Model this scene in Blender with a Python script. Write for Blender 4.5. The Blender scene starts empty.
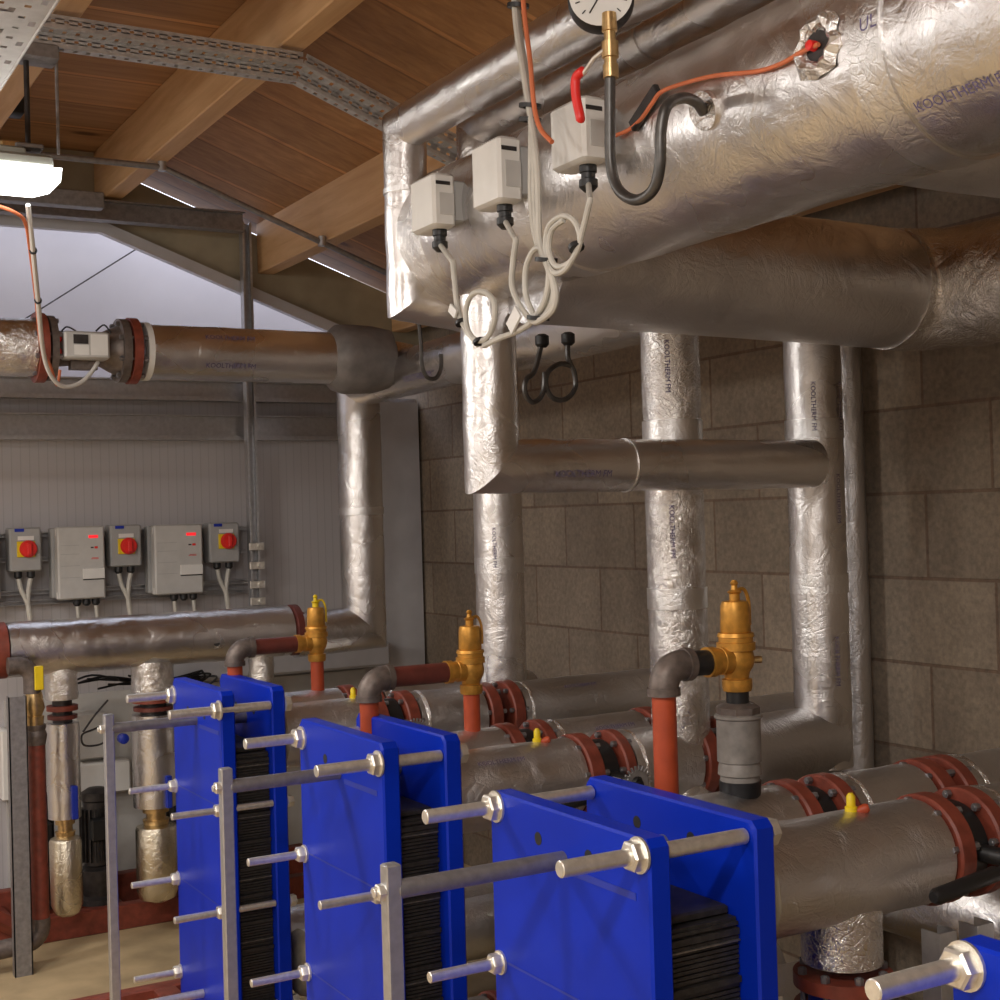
import bpy, math, random
from mathutils import Vector as V, Matrix, noise
random.seed(7)
C = bpy.context.scene
COL = C.collection
# ------------------------------------------------------------------ camera
F, PITCH, ROLL, YAW, EYE = 1375., .0115, -.0287, .5235, 1.6
def _basis():
    cp, sp, cy, sy = math.cos(PITCH), math.sin(PITCH), math.cos(YAW), math.sin(YAW)
    fw = V((sy*cp, cy*cp, sp)); r = V((cy, -sy, 0)); u = r.cross(fw)
    c, s = math.cos(ROLL), math.sin(ROLL)
    return fw, c*r + s*u, c*u - s*r
FW, RT, UP = _basis()
def at(px, py, X=None, Y=None, Z=None):
    d = F*FW + (px-500)*RT - (py-500)*UP
    t = X/d.x if X is not None else (Y/d.y if Y is not None else (Z-EYE)/d.z)
    return V((0, 0, EYE)) + d*t
cd = bpy.data.cameras.new('camera'); cam = bpy.data.objects.new('camera', cd); COL.objects.link(cam)
cam.matrix_world = Matrix.Translation((0, 0, EYE)) @ Matrix((RT, UP, -FW)).transposed().to_4x4()
cd.sensor_width = 36; cd.lens = F*36/1000; cd.clip_start = .05
C.camera = cam

# ------------------------------------------------------------------ materials
def newmat(name):
    m = bpy.data.materials.new(name); m.use_nodes = True
    nt = m.node_tree; return m, nt, nt.nodes['Principled BSDF']
def N(nt, t, **k):
    n = nt.nodes.new(t)
    for a, b in k.items():
        if a.startswith('i_'): n.inputs[a[2:].replace('_', ' ')].default_value = b
        else: setattr(n, a, b)
    return n
def L(nt, a, b): nt.links.new(a, b)
def coords(nt, scale=(1, 1, 1)):
    g = N(nt, 'ShaderNodeNewGeometry'); mp = N(nt, 'ShaderNodeMapping'); mp.inputs['Scale'].default_value = scale
    L(nt, g.outputs['Position'], mp.inputs['Vector']); return mp.outputs['Vector']
def ramp(nt, src, stops):
    r = N(nt, 'ShaderNodeValToRGB'); e = r.color_ramp.elements
    e[0].position, e[0].color = stops[0][0], (*stops[0][1], 1); e[1].position, e[1].color = stops[-1][0], (*stops[-1][1], 1)
    for p, c in stops[1:-1]:
        q = e.new(p); q.color = (*c, 1)
    L(nt, src, r.inputs['Fac']); return r.outputs['Color']
def simple(name, col, rough=.5, metal=0, var=.12, scale=30, bump=0, coat=0):
    m, nt, b = newmat(name)
    nz = N(nt, 'ShaderNodeTexNoise', i_Scale=scale, i_Detail=5.); L(nt, coords(nt), nz.inputs['Vector'])
    lo = tuple(max(0, c*(1-var)) for c in col); hi = tuple(min(1, c*(1+var)) for c in col)
    L(nt, ramp(nt, nz.outputs['Fac'], [(.3, lo), (.7, hi)]), b.inputs['Base Color'])
    b.inputs['Roughness'].default_value = rough; b.inputs['Metallic'].default_value = metal
    b.inputs['Coat Weight'].default_value = coat
    if bump:
        bp = N(nt, 'ShaderNodeBump', i_Strength=bump, i_Distance=.003); L(nt, nz.outputs['Fac'], bp.inputs['Height']); L(nt, bp.outputs['Normal'], b.inputs['Normal'])
    return m
def foil(name, col, rough, crink, patches=.5, scale=1., fold=.42):
    m, nt, b = newmat(name); co = coords(nt)
    n1 = N(nt, 'ShaderNodeTexNoise', i_Scale=10*scale, i_Detail=7., i_Roughness=.66, i_Distortion=1.6); L(nt, co, n1.inputs['Vector'])
    vo = N(nt, 'ShaderNodeTexVoronoi', i_Scale=26*scale); vo.feature = 'DISTANCE_TO_EDGE'
    w = N(nt, 'ShaderNodeTexNoise', i_Scale=14., i_Detail=2.); L(nt, co, w.inputs['Vector'])
    ad = N(nt, 'ShaderNodeVectorMath', operation='MULTIPLY_ADD'); ad.inputs[1].default_value = (.12,)*3
    L(nt, w.outputs['Color'], ad.inputs[0]); L(nt, co, ad.inputs[2]); L(nt, ad.outputs[0], vo.inputs['Vector'])
    n3 = N(nt, 'ShaderNodeTexNoise', i_Scale=3.5, i_Detail=2.); L(nt, co, n3.inputs['Vector'])
    b1 = N(nt, 'ShaderNodeBump', i_Strength=crink, i_Distance=.006); L(nt, n1.outputs['Fac'], b1.inputs['Height'])
    mr = N(nt, 'ShaderNodeMapRange'); mr.inputs['From Max'].default_value = .09; L(nt, vo.outputs['Distance'], mr.inputs['Value'])
    b2 = N(nt, 'ShaderNodeBump', i_Strength=crink*fold, i_Distance=.0016); L(nt, mr.outputs[0], b2.inputs['Height'])
    L(nt, b1.outputs['Normal'], b2.inputs['Normal']); L(nt, b2.outputs['Normal'], b.inputs['Normal'])
    L(nt, ramp(nt, n3.outputs['Fac'], [(.35, tuple(c*.82 for c in col)), (.65, col)]), b.inputs['Base Color'])
    rr = N(nt, 'ShaderNodeMapRange'); rr.inputs['To Min'].default_value = rough*(1-patches*.5); rr.inputs['To Max'].default_value = rough*(1+patches)
    L(nt, n3.outputs['Fac'], rr.inputs['Value']); L(nt, rr.outputs[0], b.inputs['Roughness'])
    b.inputs['Metallic'].default_value = 1
    return m
def wood(name, a, c, plank=None, axis=0):
    m, nt, b = newmat(name)
    sc = [14, 14, 14]; sc[axis] = 1.1
    nz = N(nt, 'ShaderNodeTexNoise', i_Scale=2.2, i_Detail=6., i_Roughness=.6, i_Distortion=.6); L(nt, coords(nt, sc), nz.inputs['Vector'])
    col = ramp(nt, nz.outputs['Fac'], [(.3, a), (.7, c)])
    # knots
    sk = [9, 9, 9]; sk[axis] = 4
    vo = N(nt, 'ShaderNodeTexVoronoi', i_Scale=.42); L(nt, coords(nt, sk), vo.inputs['Vector'])
    mr = N(nt, 'ShaderNodeMapRange'); mr.inputs['From Min'].default_value = .05; mr.inputs['From Max'].default_value = .12; L(nt, vo.outputs['Distance'], mr.inputs['Value'])
    mx = N(nt, 'ShaderNodeMix', data_type='RGBA'); mx.inputs['A'].default_value = (a[0]*.45, a[1]*.35, a[2]*.3, 1)
    L(nt, mr.outputs[0], mx.inputs['Factor']); L(nt, col, mx.inputs['B']); col = mx.outputs['Result']
    if plank:
        sp = N(nt, 'ShaderNodeSeparateXYZ'); L(nt, coords(nt), sp.inputs[0])
        dv = N(nt, 'ShaderNodeMath', operation='DIVIDE'); dv.inputs[1].default_value = plank; L(nt, sp.outputs['Y'], dv.inputs[0])
        fr = N(nt, 'ShaderNodeMath', operation='FRACT'); L(nt, dv.outputs[0], fr.inputs[0])
        fl = N(nt, 'ShaderNodeMath', operation='FLOOR'); L(nt, dv.outputs[0], fl.inputs[0])
        wn = N(nt, 'ShaderNodeTexWhiteNoise', noise_dimensions='1D'); L(nt, fl.outputs[0], wn.inputs['W'])
        t = ramp(nt, wn.outputs['Value'], [(0, (.72, .70, .68)), (1, (1.08, 1.06, 1.04))])
        ml = N(nt, 'ShaderNodeMix', data_type='RGBA', blend_type='MULTIPLY'); ml.inputs['Factor'].default_value = 1
        L(nt, col, ml.inputs['A']); L(nt, t, ml.inputs['B'])
        e = ramp(nt, fr.outputs[0], [(0, (1.5, 1.45, 1.4)), (.06, (1.3, 1.25, 1.2)), (.08, (.55, .5, .45)), (.11, (1, 1, 1))])
        m2 = N(nt, 'ShaderNodeMix', data_type='RGBA', blend_type='MULTIPLY'); m2.inputs['Factor'].default_value = 1
        L(nt, ml.outputs['Result'], m2.inputs['A']); L(nt, e, m2.inputs['B']); col = m2.outputs['Result']
    L(nt, col, b.inputs['Base Color']); b.inputs['Roughness'].default_value = .6
    return m
def striped(name, base, dark, axis, period, duty, rough=.4, metal=0, bump=.3):
    m, nt, b = newmat(name)
    sp = N(nt, 'ShaderNodeSeparateXYZ'); L(nt, coords(nt), sp.inputs[0])
    dv = N(nt, 'ShaderNodeMath', operation='DIVIDE'); dv.inputs[1].default_value = period; L(nt, sp.outputs[axis], dv.inputs[0])
    fr = N(nt, 'ShaderNodeMath', operation='FRACT'); L(nt, dv.outputs[0], fr.inputs[0])
    L(nt, ramp(nt, fr.outputs[0], [(0, dark), (duty, base), (1, base)]), b.inputs['Base Color'])
    bp = N(nt, 'ShaderNodeBump', i_Strength=bump, i_Distance=.004); L(nt, fr.outputs[0], bp.inputs['Height']); L(nt, bp.outputs['Normal'], b.inputs['Normal'])
    b.inputs['Roughness'].default_value = rough; b.inputs['Metallic'].default_value = metal
    return m
def blockwall():
    m, nt, b = newmat('concrete blocks')
    g = N(nt, 'ShaderNodeNewGeometry'); sp = N(nt, 'ShaderNodeSeparateXYZ'); L(nt, g.outputs['Position'], sp.inputs[0])
    cb = N(nt, 'ShaderNodeCombineXYZ'); L(nt, sp.outputs['Y'], cb.inputs['X']); L(nt, sp.outputs['Z'], cb.inputs['Y'])
    mp = N(nt, 'ShaderNodeMapping'); mp.inputs['Location'].default_value = (.06, -.232, 0); L(nt, cb.outputs[0], mp.inputs['Vector'])
    br = N(nt, 'ShaderNodeTexBrick'); br.inputs['Scale'].default_value = 1; br.inputs['Brick Width'].default_value = .45; br.inputs['Row Height'].default_value = .233
    br.inputs['Mortar Size'].default_value = .0055; br.inputs['Mortar Smooth'].default_value = .4; br.inputs['Bias'].default_value = 0
    br.inputs['Color1'].default_value = (.225, .185, .145, 1); br.inputs['Color2'].default_value = (.30, .25, .195, 1); br.inputs['Mortar'].default_value = (.19, .135, .10, 1)
    L(nt, mp.outputs[0], br.inputs['Vector'])
    nz = N(nt, 'ShaderNodeTexNoise', i_Scale=70., i_Detail=6.); L(nt, g.outputs['Position'], nz.inputs['Vector'])
    n2 = N(nt, 'ShaderNodeTexNoise', i_Scale=3., i_Detail=4.); L(nt, g.outputs['Position'], n2.inputs['Vector'])
    m1 = N(nt, 'ShaderNodeMix', data_type='RGBA', blend_type='MULTIPLY'); m1.inputs['Factor'].default_value = 1
    L(nt, br.outputs['Color'], m1.inputs['A']); L(nt, ramp(nt, nz.outputs['Fac'], [(.3, (.75, .75, .75)), (.7, (1.15, 1.12, 1.1))]), m1.inputs['B'])
    m2 = N(nt, 'ShaderNodeMix', data_type='RGBA', blend_type='MULTIPLY'); m2.inputs['Factor'].default_value = 1
    L(nt, m1.outputs['Result'], m2.inputs['A']); L(nt, ramp(nt, n2.outputs['Fac'], [(.3, (.8, .77, .75)), (.7, (1.1, 1.08, 1.03))]), m2.inputs['B'])
    L(nt, m2.outputs['Result'], b.inputs['Base Color'])
    bp = N(nt, 'ShaderNodeBump', i_Strength=.5, i_Distance=.006); L(nt, br.outputs['Fac'], bp.inputs['Height']); bp.invert = True
    b3 = N(nt, 'ShaderNodeBump', i_Strength=.35, i_Distance=.004); L(nt, nz.outputs['Fac'], b3.inputs['Height']); L(nt, bp.outputs['Normal'], b3.inputs['Normal'])
    L(nt, b3.outputs['Normal'], b.inputs['Normal']); b.inputs['Roughness'].default_value = .9
    return m
def emit(name, col, s):
    m, nt, b = newmat(name); b.inputs['Base Color'].default_value = (*col, 1)
    b.inputs['Emission Color'].default_value = (*col, 1); b.inputs['Emission Strength'].default_value = s; return m

FOIL = foil('bright foil', (.82, .80, .79), .24, .62, .6, 1.2, .16)
FOILD = foil('soft foil', (.76, .755, .77), .31, 1.1, .5, 1.0, .2)
FOILC = foil('crumpled foil', (.85, .83, .81), .2, 1.1, .6, 1.8)
FOILY = foil('warm foil', (.80, .74, .60), .24, .7, .5, 1.4)
TAPE = foil('foil tape', (.86, .85, .84), .3, .5, .5, 1.6)
GALV = simple('galvanised steel', (.50, .50, .51), .38, .8, .1, 60)
GALVL = simple('light galvanised steel', (.55, .55, .56), .42, .5, .15, 60)
GALVD = simple('dull galvanised steel', (.30, .29, .29), .5, .7, .2, 50)
ZINC = simple('zinc plated steel', (.80, .77, .70), .36, .8, .12, 80)
BARM = simple('dull steel bar', (.27, .26, .27), .42, .7, .15, 60)
BLUE = simple('blue paint', (.0008, .024, .44), .42, 0, .1, 6, .05)
BLUE.node_tree.nodes['Principled BSDF'].inputs['Specular IOR Level'].default_value = .2
OXIDE = simple('red oxide paint', (.20, .042, .024), .5, 0, .25, 40, .2)
ORANGE = simple('orange red paint', (.42, .062, .018), .5, 0, .15, 25, .1)
MAROON = simple('maroon pipe paint', (.13, .03, .022), .42, 0, .2, 30, .1)
BRONZE = simple('bronze', (.55, .27, .045), .42, .55, .22, 60, .15)
BRASS = simple('brass', (.60, .42, .2), .32, .85, .2, 60)
IRON = simple('cast iron', (.16, .13, .115), .5, .5, .25, 60, .3)
GREYLAG = simple('grey wrap', (.20, .185, .18), .6, .1, .2, 18, .5)
POTM = simple('grey plastic coupling', (.23, .21, .19), .5, .1, .3, 30, .2)
BLACK = simple('black rubber', (.012, .012, .013), .45, 0, .2, 40)
DARK = simple('dark grey metal', (.05, .045, .045), .45, .5, .3, 40)
WHITEP = simple('white plastic', (.74, .73, .70), .45, 0, .04, 20)
GREYP = simple('light grey plastic', (.52, .51, .49), .5, 0, .06, 20)
MIDP = simple('mid grey plastic', (.36, .36, .355), .5, 0, .06, 20)
CABLE = simple('pale grey cable', (.52, .50, .45), .5, 0, .1, 30)
CABLEO = simple('orange cable', (.62, .17, .07), .5, 0, .1, 30)
TUBEM = simple('dark steel tube', (.10, .095, .09), .4, .7, .2, 50)
YELLOW = simple('yellow plastic', (.75, .55, .01), .45, 0, .1, 20)
REDP = simple('red plastic', (.75, .025, .02), .4, 0, .08, 20)
BLUEP = simple('blue plastic', (.01, .03, .35), .4, 0, .1, 20)
INK = simple('blue printing ink', (.12, .10, .22), .5, 0, .2, 60)
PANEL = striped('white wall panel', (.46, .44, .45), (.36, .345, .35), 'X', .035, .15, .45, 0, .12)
PANELU = simple('daylight tinted upper panel', (.66, .65, .70), .5, 0, .05, 3)  # daylight put into the colour: paler and bluer than the lower panel
BOARD = simple('khaki sheathing board', (.36, .31, .215), .75, 0, .12, 9)
FLASH = simple('grey flashing', (.56, .56, .59), .45, .2, .08, 9)
FLOORM = simple('sandy concrete floor', (.46, .35, .20), .7, 0, .25, 5, .2)
BEAMW = wood('glulam timber', (.52, .30, .14), (.66, .42, .22), None, 1)
PLY = wood('pine roof boards', (.30, .145, .055), (.46, .25, .105), .31, 0)
BLOCKS = blockwall()
WALLP = simple('plain wall', (.6, .58, .56), .8, 0, .1, 3)
SLATS = simple('dark gasket plates', (.05, .045, .04), .45, .5, .3, 90)
STEELP = simple('pale plate edge', (.26, .24, .21), .4, .8, .3, 90)
LAMPM = emit('lamp diffuser', (1., .98, .93), 7)
FOAM = simple('cream foam end', (.42, .37, .27), .6, 0, .15, 40, .2)
HOUSE = simple('lamp housing', (.42, .44, .40), .45, 0, .08, 10)
LEDM = emit('red display', (1, .02, .03), .8)

# ------------------------------------------------------------------ geometry helpers
def frame(d):
    d = V(d).normalized(); a = V((0, 0, 1)) if abs(d.z) < .9 else V((0, 1, 0))
    u = d.cross(a).normalized(); return d, u, d.cross(u).normalized()
class M:
    def __init__(s): s.v = []; s.f = []
    def add(s, vs, fs):
        n = len(s.v); s.v += [V(a) for a in vs]; s.f += [tuple(n+i for i in f) for f in fs]; return s
    def box(s, c, sz, rot=None, bev=0):
        c = V(c); R = rot or Matrix.Identity(3); hx, hy, hz = [a/2 for a in sz]
        if bev:
            b = min(bev, hx*.45, hy*.45, hz*.45); prof = []
            for sx, sy in ((1, 1), (-1, 1), (-1, -1), (1, -1)):
                o = [(hx, hy-b), (hx-b, hy)]
                if sx*sy < 0: o.reverse()
                prof += [(sx*a, sy*d) for a, d in o]
            vs = []
            for z, k in ((-hz, b), (-hz+b, 0), (hz-b, 0), (hz, b)):
                for x, y in prof: vs.append(c + R @ V((x-math.copysign(k, x), y-math.copysign(k, y), z)))
            fs = [tuple(range(7, -1, -1)), tuple(range(24, 32))]
            for r in range(3):
                for i in range(8):
                    j = (i+1) % 8; fs.append((r*8+i, r*8+j, r*8+8+j, r*8+8+i))
            return s.add(vs, fs)
        vs = [c + R @ V((x*hx, y*hy, z*hz)) for z in (-1, 1) for y in (-1, 1) for x in (-1, 1)]
        return s.add(vs, [(0, 2, 3, 1), (4, 5, 7, 6), (0, 1, 5, 4), (2, 6, 7, 3), (0, 4, 6, 2), (1, 3, 7, 5)])
    def b2(s, lo, hi, bev=0):
        lo, hi = V(lo), V(hi); return s.box((lo+hi)/2, hi-lo, None, bev)
    def lathe(s, p, d, prof, n=24):
        """prof: (distance along d, radius)"""
        p = V(p); d, u, w = frame(d); vs = []; fs = []
        for t, r in prof:
            for i in range(n):
                a = 2*math.pi*i/n; vs.append(p + d*t + (u*math.cos(a)+w*math.sin(a))*max(r, 1e-5))
        for k in range(len(prof)-1):
            for i in range(n):
                j = (i+1) % n; fs.append((k*n+i, k*n+j, k*n+n+j, k*n+n+i))
        fs.append(tuple(range(n-1, -1, -1))); fs.append(tuple((len(prof)-1)*n+i for i in range(n)))
        return s.add(vs, fs)
    def cyl(s, a, b, r, n=20):
        a, b = V(a), V(b); l = (b-a).length; e = min(.12*r, l*.2)
        return s.lathe(a, b-a, [(0, r-e), (e, r), (l-e, r), (l, r-e)], n)
    def ring(s, p, d, t, ro, ri, n=28):
        p = V(p); d, u, w = frame(d); vs = []; fs = []
        for z, r in ((0, ri), (0, ro), (t, ro), (t, ri)):
            for i in range(n):
                a = 2*math.pi*i/n; vs.append(p + d*z + (u*math.cos(a)+w*math.sin(a))*r)
        for k in range(4):
            for i in range(n):
                j = (i+1) % n; q = (k+1) % 4; fs.append((k*n+i, k*n+j, q*n+j, q*n+i))
        return s.add(vs, fs)
    def tube(s, pts, r, n=12, cap=True):
        pts = [V(p) for p in pts]; rs = r if isinstance(r, (list, tuple)) else [r]*len(pts)
        vs = []; fs = []; u = None
        for k, p in enumerate(pts):
            d = (pts[min(k+1, len(pts)-1)] - pts[max(k-1, 0)]).normalized()
            if u is None: _, u, _ = frame(d)
            u = (u - d*u.dot(d)).normalized(); w = d.cross(u)
            for i in range(n):
                a = 2*math.pi*i/n; vs.append(p + (u*math.cos(a)+w*math.sin(a))*rs[k])
        for k in range(len(pts)-1):
            for i in range(n):
                j = (i+1) % n; fs.append((k*n+i, k*n+j, k*n+n+j, k*n+n+i))
        if cap: fs.append(tuple(range(n-1, -1, -1))); fs.append(tuple((len(pts)-1)*n+i for i in range(n)))
        return s.add(vs, fs)
    def wrap(s, pts, r, amp=.0018, n=48, step=.03, sc=16, capr=0):
        """insulated pipe with mitred corners and slightly uneven skin"""
        pts = [V(p) for p in pts]; m = len(pts)
        for k in range(m-1):
            a, b = pts[k], pts[k+1]; d, u, w = frame(b-a)
            na = (d + (a-pts[k-1]).normalized()).normalized() if k > 0 else d
            nb = (d + (pts[k+2]-b).normalized()).normalized() if k < m-2 else d
            q = max(2, int((b-a).length/step)); vs = []; fs = []
            ks = [0, .5] if q < 3 else []
            for j in range(q+1):
                t = j/q
                for i in range(n):
                    an = 2*math.pi*i/n; o = (u*math.cos(an)+w*math.sin(an))
                    pa = a + o*r - d*(o.dot(na)*r/d.dot(na)); pb = b + o*r - d*(o.dot(nb)*r/d.dot(nb))
                    p = pa.lerp(pb, t); e = 1 if 0 < j < q else 0
                    h = noise.noise(p*sc) + .6*abs(noise.noise(p*sc*2.7))
                    vs.append(p + o*(amp*h*e))
            for j in range(q):
                for i in range(n):
                    i2 = (i+1) % n; fs.append((j*n+i, j*n+i2, j*n+n+i2, j*n+n+i))
            if k == 0: fs.append(tuple(range(n-1, -1, -1)))
            if k == m-2: fs.append(tuple(q*n+i for i in range(n)))
            s.add(vs, fs)
        return s
    def hexa(s, p, d, h, r): return s.lathe(p, d, [(0, r), (h*.85, r), (h, r*.86)], 6)
    def build(s, name, mat, parent=None, smooth=40):
        me = bpy.data.meshes.new(name); off = V((0, 0, 0)); o = parent
        while o is not None: off += o.location; o = o.parent
        me.from_pydata([tuple(v-off) for v in s.v], [], s.f); me.update()
        me.materials.append(mat)
        import bmesh
        bm = bmesh.new(); bm.from_mesh(me); bmesh.ops.recalc_face_normals(bm, faces=bm.faces); bm.to_mesh(me); bm.free()
        if smooth:
            me.shade_smooth(); me.set_sharp_from_angle(angle=math.radians(smooth))
        ob = bpy.data.objects.new(name, me); COL.objects.link(ob); ob.parent = parent
        return ob
def thing(name, label, cat, loc=(0, 0, 0), group=None):
    o = bpy.data.objects.new(name, None); COL.objects.link(o); o.location = loc; o.empty_display_size = .05
    return tag(o, label, cat, group)
def tag(o, label, cat, group=None):
    o['label'] = label; o['category'] = cat
    if group: o['group'] = group
    return o
def single(name, mb, mat, label, cat, group=None, smooth=40):
    """one-mesh thing, origin at its lowest point"""
    lo = min(mb.v, key=lambda a: a.z).copy(); mb.v = [a-lo for a in mb.v]
    o = mb.build(name, mat, None, smooth); o.location = lo; return tag(o, label, cat, group)
def struct(name, mb, mat, smooth=0):
    o = mb.build(name, mat, None, smooth); o['kind'] = 'structure'; return o
def dup(root, dloc, label, group=None):
    def cp(o, par):
        c = o.copy(); COL.objects.link(c); c.parent = par
        for ch in list(o.children): cp(ch, c)
        return c
    r = cp(root, None); r.location = root.location + V(dloc); r['label'] = label
    if group: r['group'] = group
    return r
def spline(pts, k=6):
    pts = [V(p) for p in pts]; out = []
    for i in range(len(pts)-1):
        p0, p1, p2, p3 = pts[max(i-1, 0)], pts[i], pts[i+1], pts[min(i+2, len(pts)-1)]
        for j in range(k):
            t = j/k; out.append(.5*((2*p1)+(p2-p0)*t+(2*p0-5*p1+4*p2-p3)*t*t+(3*p1-p0-3*p2+p3)*t**3))
    return out+[pts[-1]]
def bend(pts, r, k=7):
    pts = [V(p) for p in pts]; out = [pts[0]]
    for i in range(1, len(pts)-1):
        a = (pts[i-1]-pts[i]).normalized(); b = (pts[i+1]-pts[i]).normalized()
        h = math.acos(max(-1, min(1, a.dot(b))))/2; t = r/math.tan(h); cen = pts[i]+(a+b).normalized()*(r/math.sin(h))
        s, e = pts[i]+a*t-cen, pts[i]+b*t-cen
        for j in range(k+1):
            q = j/k; w = (s.normalized().slerp(e.normalized(), q)) if (s-e).length > 1e-6 else s.normalized()
            out.append(cen+w*r)
    return out+[pts[-1]]
def printed(parent, s, size, c, along, face, r, mat=INK, name='printed_text'):
    """text printed on a pipe (wrapped round its surface) or on a flat face (r=None)"""
    cu = bpy.data.curves.new('t', 'FONT'); cu.body = s; cu.size = size; cu.align_x = 'CENTER'; cu.align_y = 'CENTER'; cu.resolution_u = 2
    ob = bpy.data.objects.new('t', cu); COL.objects.link(ob); bpy.context.view_layer.update()
    me = bpy.data.meshes.new_from_object(ob.evaluated_get(bpy.context.evaluated_depsgraph_get()))
    bpy.data.objects.remove(ob); c = V(c); a = V(along).normalized(); f = V(face).normalized(); up = f.cross(a)
    m = M(); vs = []
    for v in me.vertices:
        if r: an = v.co.y/r; vs.append(c + a*v.co.x + (f*math.cos(an)+up*math.sin(an))*(r+.0046))
        else: vs.append(c + a*v.co.x + up*v.co.y + f*.0012)
    m.add(vs, [tuple(p.vertices) for p in me.polygons])
    return m.build(name, mat, parent, 0)

# ------------------------------------------------------------------ the building
XW, YG, FZ = 2.85, 5.69, .08
struct('floor', M().b2((-3.2, -3.2, FZ-.2), (3.2, 6.5, FZ)), FLOORM)
struct('wall_right', M().b2((XW, -3.2, -.1), (XW+.2, 6.4, 3.3)), BLOCKS)
struct('wall_left', M().b2((-3.2, -3.2, -.1), (-3.0, 6.4, 3.4)), WALLP)
struct('wall_near', M().b2((-3.2, -3.4, -.1), (3.05, -3.2, 3.4)), WALLP)
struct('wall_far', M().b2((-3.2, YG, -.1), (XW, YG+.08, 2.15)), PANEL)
def roofz(x): return 3.12 if x < 1.4 else 3.12-.355*(x-1.4)
def slab(x0, x1, z0, z1, y0, y1):   # x range with z at each end (lo list)
    m = M(); return m.add([(x0, y0, z0[0]), (x1, y0, z0[1]), (x1, y1, z0[1]), (x0, y1, z0[0]), (x0, y0, z1[0]), (x1, y0, z1[1]), (x1, y1, z1[1]), (x0, y1, z1[0])],
        [(0, 1, 2, 3), (7, 6, 5, 4), (0, 4, 5, 1), (1, 5, 6, 2), (2, 6, 7, 3), (3, 7, 4, 0)])
cl = slab(-3.2, 1.4, (3.12, 3.12), (3.2, 3.2), -3.3, 5.74)
c2 = slab(1.4, 3.05, (3.12, roofz(3.05)), (3.2, roofz(3.05)+.08), -3.3, 5.74); cl.add(c2.v, c2.f)
struct('ceiling', cl, PLY)
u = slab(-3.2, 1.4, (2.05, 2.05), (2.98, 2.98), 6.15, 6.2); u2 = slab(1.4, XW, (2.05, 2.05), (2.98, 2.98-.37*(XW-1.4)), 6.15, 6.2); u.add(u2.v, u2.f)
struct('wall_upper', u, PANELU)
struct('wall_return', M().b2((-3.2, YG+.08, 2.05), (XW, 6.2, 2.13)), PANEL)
fl = slab(-3.2, 1.4, (2.82, 2.82), (3.13, 3.13), 5.62, 5.66); f2 = slab(1.4, XW, (2.82, 2.82-.366*(XW-1.4)), (3.12-.045, roofz(XW)-.045), 5.62, 5.66); fl.add(f2.v, f2.f)
struct('wall_gable', fl, BOARD)
fl = slab(-3., 1.4, (2.79, 2.79), (2.84, 2.84), 5.585, 5.62); f2 = slab(1.4, XW, (2.79, 2.79-.366*(XW-1.4)), (2.84, 2.84-.366*(XW-1.4)), 5.585, 5.62); fl.add(f2.v, f2.f)
struct('trim_1', fl, FLASH)
struct('trim_2', M().b2((2.60, YG-.05, FZ), (2.835, YG, 2.13)), FLASH)
# base wall ledge behind pump set
struct('trim_3', M().b2((1.55, YG-.14, .95), (2.62, YG, 1.06), .01), FLASH)
# purlins
for i, (x, zt) in enumerate(((.78, 3.12), (1.385, 3.12), (2.07, 2.885), (2.70, 2.66), (.1, 3.12))):
    m = M().b2((x, -3.1, zt-.215), (x+.075, 5.615, zt), .004)
    single('roof_purlin', m, BEAMW, ['pale timber purlin at the upper left corner above the cable tray', 'long pale timber purlin where the flat ceiling turns into the slope',
        'pale timber purlin halfway down the sloping ceiling beside the foil drop pipe', 'lowest timber purlin near the block wall behind the foil headers', 'timber purlin out over the lamp on the left'][i], 'beam', smooth=0)
# joist hangers
for i, (px, py, X) in enumerate(((60, 22, .9), (290, 45, 1.45), (14, 104, .74))):
    p = at(px, py, Z=2.955); m = M().box(p, (.05, .07, .075), None, .003)
    m.box(p+V((0, 0, .05)), (.06, .05, .06), None, .002)
    single('joist_hanger', m, BLACK, ['dark metal hanger bracket left of the perforated channel top', 'dark metal hanger bracket fixed under the long purlin', 'dark metal hanger bracket above the lamp'][i], 'bracket')
# steel cross rail near gable
a, b = at(-40, 216, Y=5.5), at(236, 224, Y=5.5)
m = M().b2((a.x, 5.47, b.z-.035), (b.x+.02, 5.5, b.z+.035)); m.b2((a.x, 5.44, b.z-.04), (b.x+.02, 5.5, b.z-.034)); m.b2((a.x, 5.44, b.z+.034), (b.x+.02, 5.5, b.z+.04))
single('steel_channel', m, GALVD, 'dull grey horizontal steel channel spanning below the gable boards', 'rail', smooth=0)
# wall rails
def zrail(z0, z1, label, x1=2.28):
    m = M().b2((-3., YG-.05, z0), (x1, YG-.035, z1)); m.b2((-3., YG-.09, z1-.006), (x1, YG-.035, z1)); m.b2((-3., YG-.035, z0), (x1, YG, z0+.006)); m.b2((-3., YG-.075, z0), (x1, YG-.05, z0+.018))
    return single('wall_rail', m, GALV, label, 'rail', 'galvanised rails on the panel wall', 0)
zrail(2.12, 2.205, 'upper galvanised rail along the top of the panel wall', 2.6)
zrail(1.955, 2.06, 'lower galvanised rail along the panel wall', 2.6)
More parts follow.
